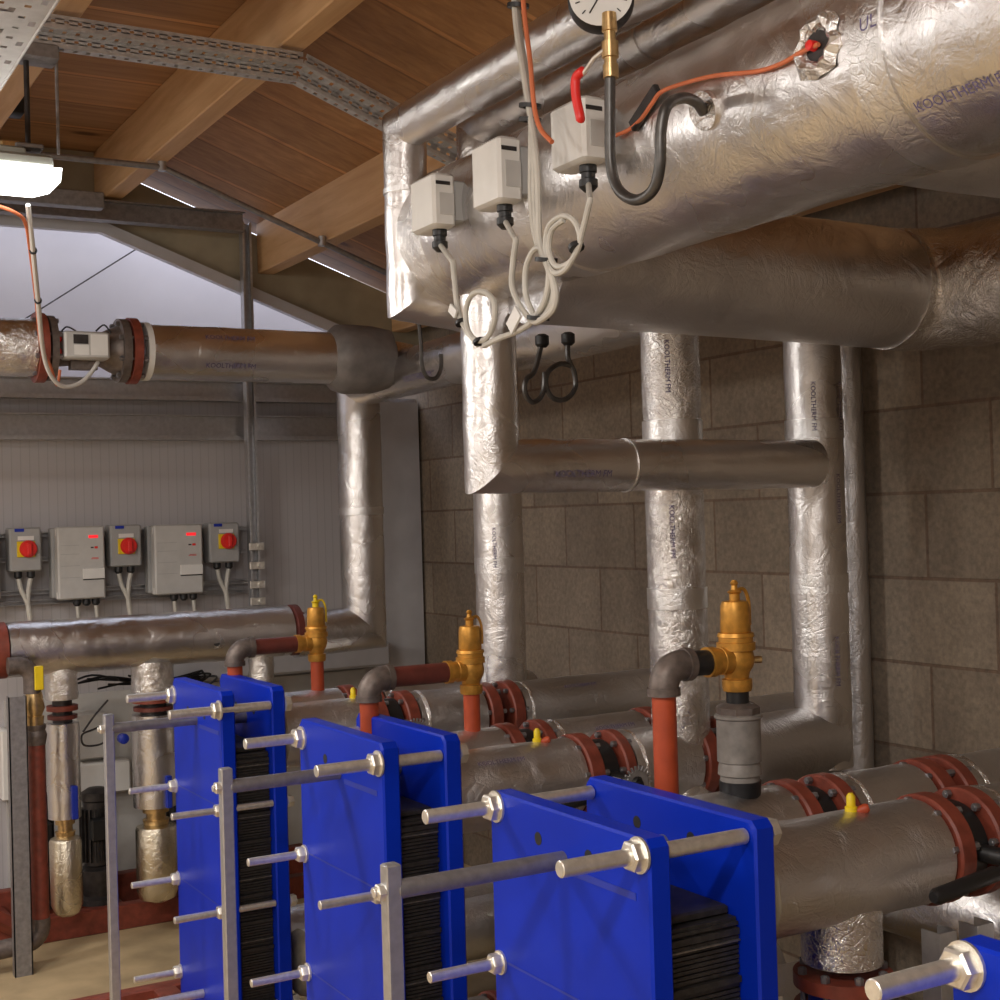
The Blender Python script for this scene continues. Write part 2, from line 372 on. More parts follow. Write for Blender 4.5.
# vertical strut post
p0, p1 = at(241, 224, Y=5.58), at(252, 606, Y=5.58); X = 2.0
t = thing('strut_post', 'vertical galvanised strut post right of the drive units', 'post', (X, 5.57, p1.z))
m = M().b2((X-.02, 5.575, p1.z), (X+.02, 5.58, p0.z)); m.b2((X-.021, 5.54, p1.z), (X-.017, 5.58, p0.z)); m.b2((X+.017, 5.54, p1.z), (X+.021, 5.58, p0.z)); m.b2((X-.02, 5.538, p1.z), (X-.011, 5.542, p0.z)); m.b2((X+.011, 5.538, p1.z), (X+.02, 5.542, p0.z))
m.build('channel', GALV, t, 0)
for z in (1.50, 1.42, 1.34, 1.27):
    M().b2((X-.03, 5.525, z-.016), (X+.035, 5.537, z+.016), .002).hexa((X+.012, 5.525, z), (0, -1, 0), .012, .01).build('angle_bracket', ZINC, t)
# brace wire
a, b = at(20, 322, Y=6.10), at(138, 248, Y=6.10)
single('brace_wire', M().tube([a, b], .0035, 6), DARK, 'thin dark diagonal wire across the bright upper panel', 'wire')

# ------------------------------------------------------------------ perforated channel, conduit
def perf(pts, w, label, pitch=.033):
    """lying strip with a row of slots, upstand behind"""
    m = M()
    for a, b in zip(pts[:-1], pts[1:]):
        a, b = V(a), V(b); d = (b-a).normalized(); n = int((b-a).length/pitch); sd = V((0, 1, 0)); up = d.cross(sd)*-1
        if up.z < 0: up = -up
        R = Matrix((d, sd, up)).transposed(); c = (a+b)/2; l = (b-a).length
        for y in (-w*.38, w*.38): m.box(c+sd*y, (l, w*.24, .003), R)
        for k in range(n): m.box(a+d*(k+.5)*pitch, (pitch*.66, w*.54, .003), R)
        for y in (-w/2, w/2): m.box(c+sd*y*.99+up*.003, (l, .003, .006), R)
        # face strip with slots, toward viewer
        for z in (.008, .028): m.box(c-sd*w*.5+up*z, (l, .003, .012), R)
        for k in range(n): m.box(a+d*(k+.5)*pitch-sd*w*.5+up*.018, (pitch*.66, .003, .014), R)
    return single('perforated_channel', m, GALVL, label, 'rail', 'perforated channels under the roof', 0)
q = [at(38, 28, Y=3.55), at(300, 68, Y=3.55)]; z = (q[0].z+q[1].z)/2
A0 = V((-1.4, 3.55, z)); A1 = V((q[1].x, 3.55, z)); A2 = V((XW-.25, 3.55, z-.37*(XW-.25-q[1].x)))
perf([A0, A1, A2], .05, 'slotted steel channel crossing under the purlins, bent down the roof slope')
perf([V((-1.4, 3.58, z-.034)), V((q[1].x-.005, 3.58, z-.034)), V((XW-.3, 3.58, z-.034-.37*(XW-.3-q[1].x)))], .03, 'second slotted channel close behind the bent slotted channel')
z = 2.885
m = M().tube(bend([(-1.2, 4.85, z), (1.44, 4.85, z), (2.6, 4.85, z-.37*1.16)], .05), .011, 10)
o = single('steel_conduit', m, GALVD, 'thin grey conduit running under the purlins and down the slope', 'conduit')
for X in (1.44, 2.05):
    M().cyl((X, 4.85, z-.014-max(0, X-1.44)*.37), (X, 4.85, z+.025-max(0, X-1.44)*.37), .016, 10).build('clamp', GALV, None)
for ob in [o2 for o2 in COL.objects if o2.name.startswith('clamp') and o2.parent is None]:
    w = ob.location.copy(); ob.parent = o; ob.location = w-o.location
# cable tray (perforated plate) upper left
m = M(); gx, gy = .0125, .0125; X1 = .595; nx, ny = 34, 190; Z = 2.6; y0 = 1.9
for i in range(nx):
    j = 0
    while j < ny:
        hole = False
        if i % 4 == 1 and j % 5 in (1, 2) and (i//4 + j//5) % 2 == 0: hole = True
        if i % 4 == 3 and j % 5 == 4: hole = True
        if i % 4 in (2, 3) and j % 10 == 7 and (i//4) % 2: hole = True
        if not hole:
            xa, ya = X1-(i+1)*gx, y0+j*gy
            m.add([(xa, ya, Z), (xa+gx, ya, Z), (xa+gx, ya+gy, Z), (xa, ya+gy, Z)], [(0, 1, 2, 3)])
        j += 1
m.b2((X1-.001, y0, Z), (X1+.001, y0+ny*gy, Z+.05)); m.cyl((X1, y0, Z), (X1, y0+ny*gy, Z), .003, 8)
TRAYM = simple('pale galvanised tray', (.60, .60, .61), .45, .35, .1, 30)
single('cable_tray', m, TRAYM, 'perforated steel cable tray cutting across the top left corner', 'cable tray', smooth=0)

# ------------------------------------------------------------------ lamp
YL = 3.6
t = thing('ceiling_lamp', 'lit fluorescent lamp hanging on a rod at the left edge', 'lamp', (.2, YL, 2.44))
zt = at(28, 151, Y=YL).z; zb = at(20, 192, Y=YL).z; xr = at(56, 170, Y=YL).x
def trough(x0, x1, z0, z1, w0, w1, i0, ny=0):
    m = M(); vs = []
    for z, w, e in ((z1, w1, 0), (z0+(z1-z0)*.35, w1*.96, .004), (z0, w0, i0)):
        vs += [(x0+e, YL-w, z), (x1-e, YL-w, z), (x1-e, YL+w, z), (x0+e, YL+w, z)]
    fs = [(0, 1, 2, 3), (8, 9, 10, 11)]
    for r in (0, 4):
        for i in range(4):
            j = (i+1) % 4; fs.append((r+i, r+j, r+4+j, r+4+i))
    return m.add(vs, fs)
zm = zt-(zt-zb)*.5
trough(xr-1.25, xr, zb, zm, .05, .07, .05).build('diffuser', LAMPM, t, 30)
M().b2((xr-1.26, YL-.062, zm), (xr+.002-.02, YL+.062, zt-.02), .008).b2((xr-1.2, YL-.04, zt-.022), (xr-.08, YL+.04, zt), .008).build('housing', HOUSE, t)
M().cyl((at(28, 140, Y=YL).x, YL, zt), (at(28, 140, Y=YL).x, YL, 2.86), .007, 10).build('hanging_rod', DARK, t)
M().box((at(10, 148, Y=YL).x, YL, zt+.01), (.05, .03, .02), None, .004).build('clip', BRASS, t)
M().box((at(28, 148, Y=YL).x, YL, zt+.008), (.07, .05, .014), None, .003).build('mounting_plate', GALVD, t)
m = M().b2((.64, 3.56, 2.79), (.80, 3.64, 2.83), .004); m.tube([(.80, 3.6, 2.80), (.80, 3.6, 2.56)], .0045, 6)
single('hanger_bracket', m, GALVD, 'small steel bracket under the slotted channel, above the lamp', 'bracket')
m = M().b2((.45, 5.2, 2.80), (1.32, 5.26, 2.86), .003); single('cable_trunking', m, GALVD, 'grey trunking across the gable behind the lamp', 'trunking', smooth=0)

# ------------------------------------------------------------------ overhead foil pipes
HX_, HZ, HR, HY = 1.485, 2.225, .158, 2.78
t = thing('foil_header_pipe', 'largest foil wrapped header pipe running overhead along the right side', 'pipe', (HX_, 1.5, HZ-HR))
M().wrap([(HX_, -1.2, HZ), (HX_, HY-.05, HZ)], HR, .003, 72, .025, 9).build('insulation', FOIL, t)
M().lathe((HX_, HY-.17, HZ), (0, 1, 0), [(0, HR+.003), (.10, HR+.005), (.15, HR-.006), (.17, HR-.03), (.172, 0)], 48).build('end_cap', FOILC, t)
for y in (.75, 1.28, 2.18): M().ring((HX_, y, HZ), (0, 1, 0), .06, HR+.0045, HR-.002, 64).build('foil_tape', TAPE, t)
fd = (at(955, 105, X=HX_-HR*.9)-V((HX_, 0, HZ))); pz = at(950, 107, X=1.345)
dirf = V((pz.x-HX_, 0, pz.z-HZ)).normalized()
printed(t, 'KOOLTHERM FM', .0205, V((HX_, pz.y, HZ)), (0, -1, 0), dirf, HR)
pz = at(880, 26, X=1.345); dirf2 = V((pz.x-HX_, 0, pz.z-HZ)).normalized()
printed(t, 'UL', .026, V((HX_, pz.y, HZ)), (0, -1, 0), dirf2, HR)
# opened hole in the insulation
pz = at(828, 48, X=1.345); n_ = V((pz.x-HX_, 0, pz.z-HZ)).normalized(); c0 = V((HX_, pz.y, HZ))+n_*(HR-.006)
_, uu, ww = frame(n_)
m = M(); vs = []; fs = []
for k, (rr, h) in enumerate(((.018, .002), (.026, .014), (.033, .017), (.045, .006))):
    for i in range(22):
        a = 2*math.pi*i/22; e = 1+.28*noise.noise(V((math.cos(a)*2, math.sin(a)*2, k*.3)))
        vs.append(c0+(uu*math.cos(a)+ww*math.sin(a))*rr*e+n_*(h+.006*noise.noise(V((i*.9, k, 1)))))
for k in range(3):
    for i in range(22): fs.append((k*22+i, k*22+(i+1) % 22, k*22+22+(i+1) % 22, k*22+22+i))
m.add(vs, fs).build('torn_foil_edge', FOILC, t, 0)
M().lathe(c0, n_, [(0, .022), (.0085, .021), (.009, .0)], 16).build('sensor_pocket', DARK, t)
M().lathe(c0+uu*.004, n_, [(0, .008), (.02, .007), (.021, 0)], 10).build('red_plug', REDP, t)
# branches to the right
BY = 2.45
t = thing('foil_branch_pipe', 'thick dull foil branch pipe crossing rightwards below the overhead header', 'pipe', (2., BY, 2.02))
p = at(850, 286, Y=BY); BZ = p.z; BR = .146
XE = 2.55
M().wrap([(HX_+.02, BY, BZ+.015), (XE, BY, BZ)], BR, .002, 64, .03, 8).build('insulation', FOILD, t)
m = M().tube(bend([(XE-.02, BY, BZ), (XE+.15, BY, BZ), (XE+.15, BY-.4, BZ)], .158, 16), BR+.003, 56)
m.wrap([(XE+.15, BY-.17, BZ), (XE+.15, BY-.7, BZ)], BR+.003, .004, 56, .02, 22)
for v in m.v: v += V((noise.noise(v*24), noise.noise(v*24+V((9, 0, 0))), noise.noise(v*24+V((0, 9, 0)))))*.005
m.build('elbow_wrap', FOILC, t)
M().wrap([(XE+.15, BY-.6, BZ), (XE+.15, -.5, BZ)], BR, .003, 56, .03, 12).build('insulation', FOIL, t)
t = thing('foil_branch_pipe', 'foil branch pipe high at the right edge between the two big headers', 'pipe', (2., 1.8, 2.16))
M().wrap([(HX_+.02, 1.74, 2.285), (XW-.02, 1.74, 2.285)], .115, .002, 48, .03, 8).build('insulation', FOILD, t)
# two smaller pipes with drops
t = thing('foil_pipe', 'upper of the two slim foil pipes, dropping in a mitred elbow at its left end', 'pipe', (1.325, 2.72, 2.05))
Z1 = at(400, 128, Y=2.74).z; X1 = at(406, 200, Y=2.74).x; zl = at(410, 300, Y=2.74).z
M().wrap([(X1, -1, Z1), (X1, 2.74, Z1), (X1, 2.74, zl), (X1+.16, 2.74, zl-.02)], .048, .0018, 40, .02, 26).build('insulation', FOIL, t)
M().ring((X1, 2.74, 2.32), (0, 0, 1), .012, .0505, .046, 40).build('foil_tape', TAPE, t)
t = thing('foil_pipe', 'lower of the two slim foil pipes, its elbow dropping behind the header', 'pipe', (1.5, 2.72, 2.2))
X2 = at(478, 130, Y=2.66).x; Z2 = at(480, 128, Y=2.66).z
M().wrap([(X2, -1, Z2), (X2, 2.66, Z2), (X2, 2.66, 2.3)], .048, .0018, 40, .02, 26).build('insulation', FOIL, t)
M().ring((X2, 2.0, Z2), (0, 1, 0), .05, .0505, .046, 40).build('foil_tape', TAPE, t)

# ------------------------------------------------------------------ risers
def riser(px, Y, ztop, zbot, r, mat, label, text=(), extra=None):
    X = at(px, 520, Y=Y).x
    t = thing('foil_riser_pipe', label, 'pipe', (X, Y, zbot)); M().wrap([(X, Y, zbot), (X, Y, ztop)]+(extra(X) if extra else []), r, .0022, 48, .025, 20).build('insulation', mat, t)
    for z, an in text:
        f = V((math.sin(an), -math.cos(an), 0)); printed(t, 'KOOLTHERM FM', .017, (X, Y, z), (0, 0, -1), f, r)
    for k in range(1, 3):
        z = zbot+(ztop-zbot)*k/3+.05; M().ring((X, Y, z), (0, 0, 1), .05, r+.0022, r-.001, 48).build('foil_tape', TAPE, t)
    return t, X
CY = 2.60; zc = at(650, 465, Y=CY).z; XC = at(822, 520, Y=2.72).x
XA = at(490, 400, Y=CY).x
t = thing('foil_cross_pipe', 'foil pipe dropping from the header and turning into a level run in mid picture', 'pipe', (XA, CY, zc-.05))
M().wrap([(XA, CY, 2.10), (XA, CY, zc), (at(812, 465, Y=CY).x, CY, zc)], .060, .0018, 48, .025, 18).build('insulation', FOIL, t)
printed(t, 'KOOLTHERM FM', .02, (XA+.2, CY, zc), (1, 0, 0), (0, -1, -.35), .060)
M().ring((XA+.35, CY, zc), (1, 0, 0), .004, .0625, .057, 40).build('foil_tape', TAPE, t)
riser(675, 2.72, BZ, .9, .072, FOILC, 'crinkled foil riser crossing behind the level foil pipe', [(1.55, -.75), (1.95, -.75)])
riser(817, 2.72, BZ, .92, .074, FOIL, 'foil riser that the level pipe butts into, right of middle', [(1.86, -.75), (1.86, .3), (1.2, -.2), (1.2, .55), (1.62, .05)])
riser(498, 3.85, 2.1, 1.0, .078, FOIL, 'foil riser on the left behind the mitred elbow, down to the flanges', [(1.5, -.7), (1.75, .7)])
X = XW-.06
single('plain_pipe', M().wrap([(X, 2.86, .08), (X, 2.86, 2.3)], .042, .001, 32, .05), FOILD, 'plain grey pipe close behind the right foil riser', 'pipe')
# riser at the far wall, with pipe along the block wall
YD = 5.1; XD = at(361, 500, Y=YD).x; zbt = at(360, 628, Y=YD).z; ztp = at(361, 385, Y=YD).z
t = thing('foil_corner_pipe', 'foil pipe by the far corner: down the wall, turning left to the pump header', 'pipe', (XD, YD, zbt-.1))
M().wrap([(1.99, YD, zbt-.01), (XD, YD, zbt), (XD, YD, ztp), (XD-.0, 2.9, ztp+.02)], .088, .002, 48, .03, 12).build('insulation', FOIL, t)
M().ring((XD, YD, 1.62), (0, 0, 1), .03, .0915, .086, 48).build('foil_tape', TAPE, t)
printed(t, 'KOOLTHERM FM', .03, (XD, 4.4, ztp), (0, -1, 0), (-1, 0, -.5), .088)
# ------------------------------------------------------------------ flow meter line
YW = 4.68; zw = at(240, 355, Y=YW).z; RW = .094
t = thing('foil_pipe', 'horizontal foil pipe entering at the left edge before the flow meter', 'pipe', (.4, YW, zw-RW))
x = at(33, 350, Y=YW).x; M().wrap([(-1.5, YW, zw), (x, YW, zw)], RW, .004, 48, .03, 18).build('insulation', FOILC, t)
t = thing('foil_pipe', 'long horizontal foil pipe between the flow meter and the grey wrapped joint', 'pipe', (1.7, YW, zw-RW))
xa, xb, xc_, xd = at(144, 350, Y=YW).x, at(335, 350, Y=YW).x, at(389, 350, Y=YW).x, XD+.02
M().wrap([(xa, YW, zw), (xb, YW, zw)], RW, .0015, 48, .03, 12).build('insulation', FOIL, t)
M().ring((xa-.008, YW, zw), (1, 0, 0), .02, RW+.006, .05).build('white_end_ring', WHITEP, t)
g = M(); g.lathe((xb-.03, YW, zw), (1, 0, 0), [(0, RW), (.03, RW+.028), (.06, RW+.034), (.17, RW+.034), (xc_-xb+.01, RW+.02), (xc_-xb+.035, RW-.02)], 40)
for i, v in enumerate(g.v): v += V((0, 0, .008*noise.noise(v*14)))+V((0, .006*noise.noise(v*22), 0))
g.build('grey_wrapped_joint', GREYLAG, t)
M().wrap([(xc_, YW, zw), (xd, YW, zw-.01)], RW-.02, .004, 40, .02, 20).build('insulation', FOILC, t)
printed(t, 'KOOLTHERM FM', .024, (xa+.28, YW, zw), (1, 0, 0), (0, -1, -.6), RW)
printed(t, 'KOOLTHERM FM', .024, (xa+.28, YW, zw), (1, 0, 0), (0, -1, .55), RW)
t = thing('flow_meter', 'electronic flow meter between red flanges on the upper left pipe', 'flow meter', (1.12, YW, zw-.1))
def boltring(parent, x, Y, Z, R, n, d=(1, 0, 0), thick=.03, r=.009, ph=0):
    dd, uu, ww = frame(d)
    for i in range(n):
        a = 2*math.pi*(i+.5)/n+ph; p = V((x, Y, Z))+(uu*math.cos(a)+ww*math.sin(a))*R
        M().hexa(p-dd*.012, dd, .012, r).cyl(p-dd*.014, p+dd*(thick+.014), r*.55, 8).hexa(p+dd*(thick+.012), -dd, .012, r).build('bolt', BARM, parent)
def xl(px): return at(px, 350, Y=YW).x
M().lathe((xl(52), YW, zw), (1, 0, 0), [(0, .07), (.02, .06), (.06, .056), (xl(108)-xl(52)-.03, .056), (xl(108)-xl(52), .072), (xl(118)-xl(52), .086)], 32).build('meter_body', IRON, t)
M().ring((xl(34), YW, zw), (1, 0, 0), .03, .115, .05, 36).build('red_flange', OXIDE, t)
f = M().ring((xl(46), YW, zw), (1, 0, 0), .022, .108, .05, 36).build('flange', IRON, t); boltring(f, xl(34), YW, zw, .094, 8, thick=.06)
f = M().ring((xl(117), YW, zw), (1, 0, 0), .026, .108, .05, 36).build('flange', IRON, t)
M().ring((xl(127), YW, zw), (1, 0, 0), .028, .113, .05, 36).build('red_flange', OXIDE, t); boltring(f, xl(117), YW, zw, .094, 8, thick=.07)
a, b = at(63, 331, Y=YW-.09), at(109, 360, Y=YW-.09)
d = M().b2((a.x, YW-.11, b.z), (b.x, YW-.03, a.z), .006).build('display_box', GREYP, t)
M().b2((a.x+.028, YW-.113, a.z-.042), (a.x+.075, YW-.109, a.z-.012)).build('screen', DARK, d)
M().b2((a.x+.03, YW-.112, b.z+.012), (a.x+.078, YW-.109, a.z-.046)).build('label_sticker', WHITEP, d)
M().b2((a.x+.084, YW-.112, b.z+.012), (b.x-.008, YW-.109, a.z-.010)).build('label_sticker', WHITEP, d)
M().b2((a.x+.03, YW-.06, b.z-.03), (b.x-.03, YW-.02, b.z+.005)).build('neck', IRON, t)
M().tube(spline([at(58, 337, Y=YW-.06), at(66, 327, Y=YW-.06), at(76, 331, Y=YW-.07)]), .003, 6).build('earth_lead', BLACK, t)
M().tube(spline([at(96, 331, Y=YW-.07), at(104, 325, Y=YW-.06), at(111, 333, Y=YW-.06)]), .003, 6).build('earth_lead', BLACK, t)
for py in (338, 353): M().box(at(57, py, Y=YW-.07), (.025, .03, .03), None, .004).build('terminal_block', REDP, t)
YLc = 3.62
pts = [at(28, 205, Y=3.7), at(33, 250, Y=3.85), at(38, 300, Y=4.1), at(43, 350, Y=4.4), at(50, 374, Y=4.5), at(62, 386, Y=4.55), at(78, 384, Y=4.58), at(90, 374, Y=4.6), at(98, 362, Y=4.62)]
t = thing('lamp_cable', 'white cable hanging from the lamp down to the flow meter', 'cable', pts[0])
M().tube(spline(pts), .007, 8).build('cable', WHITEP, t)
for k in (1, 2): M().ring(pts[k], (pts[k+1]-pts[k]), .006, .011, .005, 10).build('cable_tie', BLACK, t)
pts = [at(-5, 205, Y=3.7), at(14, 212, Y=3.7), at(25, 222, Y=3.75), at(30, 250, Y=3.86), at(36, 300, Y=4.12), at(41, 345, Y=4.42), at(50, 365, Y=4.5), at(57, 385, Y=4.55), at(60, 370, Y=4.56)]
single('orange_cable', M().tube(spline(pts), .005, 8), CABLEO, 'orange cable running beside the white cable down to the flow meter', 'cable')

# ------------------------------------------------------------------ thin tubes with knobs by the wall pipe
def loop(name, pix, Y, label, knob, r=.007, mat=TUBEM):
    pts = [at(a, b, Y=Y) for a, b in pix]; t = thing(name, label, 'tube', pts[-1])
    M().tube(spline(pts), r, 8).build('tube', mat, t); k = at(*knob, Y=Y)
    M().lathe(k-V((.0, .0, .02)), (0, 0, 1), [(0, .01), (.008, .018), (.03, .018), (.035, .01)], 12).build('knob', BLACK, t)
loop('siphon_tube', [(419, 322), (421, 345), (422, 365), (427, 377), (436, 378), (441, 368), (441, 354)], 3.9, 'small dark U tube under the far end of the header', (419, 318))
loop('siphon_tube', [(541, 338), (540, 350), (534, 372), (526, 380), (525, 393), (532, 402), (540, 398), (544, 388), (545, 372)], 3.0, 'left dark looped tube hanging under the branch pipe', (542, 340))
loop('siphon_tube', [(568, 338), (568, 358), (574, 372), (575, 388), (566, 399), (553, 398), (546, 386), (548, 372), (560, 364), (572, 366)], 3.0, 'right dark looped tube hanging under the branch pipe', (568, 338))

# ------------------------------------------------------------------ header sensors
def sensor(px, py, w, X, label):
    c = at(px, py, X=X); t = thing('pipe_thermostat', label, 'sensor', (c.x, c.y, c.z-.05))
    hy, hz = w
    M().b2((c.x-.026, c.y-hy, c.z-hz), (c.x+.024, c.y+hy, c.z+hz), .006).build('cover', WHITEP, t)
    M().b2((c.x+.024, c.y-hy*.85, c.z-hz*.75), (HX_-HR+.03, c.y+hy*.85, c.z+hz*.8), .004).build('mounting_base', MIDP, t)
    M().b2((c.x-.012, c.y-hy-.0015, c.z-hz*.55), (c.x+.02, c.y-hy+.001, c.z+hz*.25)).build('label_sticker', GREYP, t)
    M().b2((c.x-.02, c.y-hy-.0015, c.z+hz*.55), (c.x+.012, c.y-hy+.001, c.z+hz*.68)).build('slot', DARK, t)
    g = V((c.x+.004, c.y-hy*.35, c.z-hz))
    M().lathe(g, (0, 0, -1), [(-.004, .015), (.012, .015), (.013, .012), (.022, .012), (.024, .016), (.036, .016), (.044, .008)], 14).build('cable_gland', BLACK, t)
    return c, g-V((0, 0, .04))
XS = 1.285
s1 = sensor(433, 205, (.052, .054), XS, 'left white thermostat box on the header, above a single cable loop')
s2 = sensor(497, 175, (.052, .060), XS, 'middle white thermostat box on the header')
s3 = sensor(579, 136, (.052, .054), XS, 'right white thermostat box behind the red valve handle')
def cab(pix, X=1.2, r=.0052): return spline([at(a, b, X=X) for a, b in pix])
t = thing('sensor_cable', 'pale cable from the left thermostat with a loop at its end', 'cable', at(480, 345, X=1.2))
M().tube([s1[1]+V((0, 0, .01))]+cab([(453, 262), (455, 285), (458, 310), (466, 330), (476, 340), (487, 338), (494, 322), (494, 302), (484, 292), (472, 295), (466, 310), (468, 330), (478, 345)]), .0052, 8).build('cable', CABLE, t)
M().box(at(453, 311, X=1.19), (.004, .028, .016), Matrix.Rotation(.6, 3, 'X')).build('cable_tag', WHITEP, t)
for p_ in ((462, 324), (480, 343)): M().ring(at(*p_, X=1.2), (0, .5, 1), .006, .012, .005, 10).build('cable_tie', BLACK, t)
t = thing('sensor_cable', 'pale cable from the middle thermostat with a white tag near its bend', 'cable', at(520, 330, X=1.2))
M().tube([s2[1]+V((0, 0, .01))]+cab([(516, 240), (513, 262), (512, 285), (517, 300), (525, 313), (533, 318), (545, 300), (549, 270), (543, 250), (534, 250), (526, 268), (526, 295), (533, 318), (520, 330), (500, 338), (484, 346)]), .0052, 8).build('cable', CABLE, t)
M().box(at(514, 320, X=1.19), (.004, .04, .026), Matrix.Rotation(-.7, 3, 'X')).build('cable_tag', WHITEP, t)
t = thing('sensor_cable', 'pale cable from the right thermostat coiled in a ring', 'cable', at(560, 270, X=1.2))
M().tube([s3[1]+V((0, 0, .01))]+cab([(590, 200), (584, 225), (577, 250), (565, 270), (553, 272), (546, 255), (548, 228), (562, 216), (575, 222), (580, 242), (570, 262), (556, 266), (549, 250), (552, 230), (564, 220)]), .0048, 8).build('cable', CABLE, t)
M().ring(at(577, 249, X=1.2), (0, .5, 1), .008, .013, .005, 10).build('cable_tie', BLACK, t)
t = thing('cable_bundle', 'bundle of pale cables hanging from the roof, strapped with black ties', 'cable', at(545, 320, X=1.19))
for k, off in enumerate((-3, 0, 3)):
    pix = [(516+off*.6, -60), (520+off*.6, 20), (528+off*.6, 75), (534+off, 120), (537+off*2, 165), (538+off*2.2, 205), (541+off*1.6, 240), (550+off, 265), (557+off*1.6, 290), (553+off*2, 310), (540+off, 322), (535, 318)]
    M().tube([q+V((-.006*k, 0, 0)) for q in cab(pix, 1.21)], .0055, 8).build('cable', CABLE, t)
for p_ in ((518, 8), (530, 108), (530, 122), (546, 262), (538, 320)): M().ring(at(*p_, X=1.205), (0, -.2, 1), .007, .019, .012, 12).build('cable_tie', BLACK, t)
pix = [(519, -60), (524, 10), (530, 60), (534, 105), (540, 128), (552, 142)]
single('orange_cable', M().tube(cab(pix, 1.2), .0042, 8), CABLEO, 'orange cable strapped to the hanging bundle, ending at the right thermostat', 'cable')
pix = [(618, 136), (632, 130), (645, 118), (655, 104), (665, 92), (690, 83), (720, 76), (760, 72), (785, 64), (806, 52), (822, 45)]
single('orange_cable', M().tube([q_+V((-.006, 0, 0)) for q_ in cab(pix, 1.325)], .0035, 8), CABLEO, 'orange wire leading across the header into the torn hole', 'cable')
single('capillary_label', M().box(at(645, 108, X=1.322), (.012, .085, .022), Matrix.Rotation(-.55, 3, 'X'), .003), DARK, 'small dark plate strapped on the header behind the grey U tube', 'plate')

# pressure gauge with siphon
XG = 1.2
t = thing('pressure_gauge', 'round white pressure gauge on a grey U tube with red handled cock', 'gauge', at(640, 200, X=XG))
gc = at(601, -2, X=XG); fdir = (V((0, 0, EYE))-gc); fdir.z = 0; fdir.normalize()
g = M().lathe(gc-fdir*.02, fdir, [(0, .047), (.004, .051), (.03, .051), (.036, .047)], 36).build('gauge_case', BLACK, t)
M().lathe(gc+fdir*.0165, fdir, [(0, .0485), (.0012, .0485)], 36).build('dial_face', WHITEP, g)
sx = V((0, 0, 1)).cross(fdir)
for k in range(11):
    a = math.radians(-135+27*k); dv = sx*math.sin(a)+V((0, 0, 1))*math.cos(a)
    R_ = Matrix((sx, fdir, V((0, 0, 1)))).transposed()
    M().tube([gc+fdir*.0185+dv*.034, gc+fdir*.0185+dv*.041], .0009, 4).build('dial_mark', BLACK, g)
M().tube([gc+fdir*.0187, gc+fdir*.0187+(sx*-.5+V((0, 0, -.8))).normalized()*.034], .0011, 4).build('needle', BLACK, g)
pv = at(609, 40, X=XG); pb = at(611, 78, X=XG)
M().lathe(V((pb.x, pb.y, pb.z)), (0, 0, 1), [(0, .012), (.02, .012), (.021, .0095), (.03, .0095), (.031, .013), (.055, .013), (.056, .009), (.07, .009), (.071, .012), (pv.z-pb.z+.04, .011)], 14).build('cock_body', BRASS, t)
M().tube([at(604, 50, X=XG-.01), at(594, 58, X=XG-.012), at(583, 74, X=XG-.014)], .0035, 8).build('handle_stem', ZINC, t)
M().tube(spline([at(584, 70, X=XG-.014), at(576, 78, X=XG-.016), at(576, 96, X=XG-.016), at(580, 116, X=XG-.014), at(580, 120, X=XG-.013)]), [.004]+[.0075]*22+[.005, .003], 10).build('red_handle', REDP, t)
M().tube(spline([at(610, 78, X=XG), at(610, 120, X=XG), at(611, 165, X=XG), at(619, 190, X=XG), at(636, 200, X=XG), at(653, 190, X=XG), at(660, 165, X=XG), at(661, 130, X=XG), at(667, 106, X=XG+.01), at(682, 98, X=XG+.05), at(696, 102, X=XG+.09), at(704, 113, X=XG+.13)]), .0085, 12).build('siphon_tube', TUBEM, t)
M().ring(at(702, 111, X=1.32), (1, 0, .3), .012, .03, .006, 16).build('foil_collar', FOILC, t)

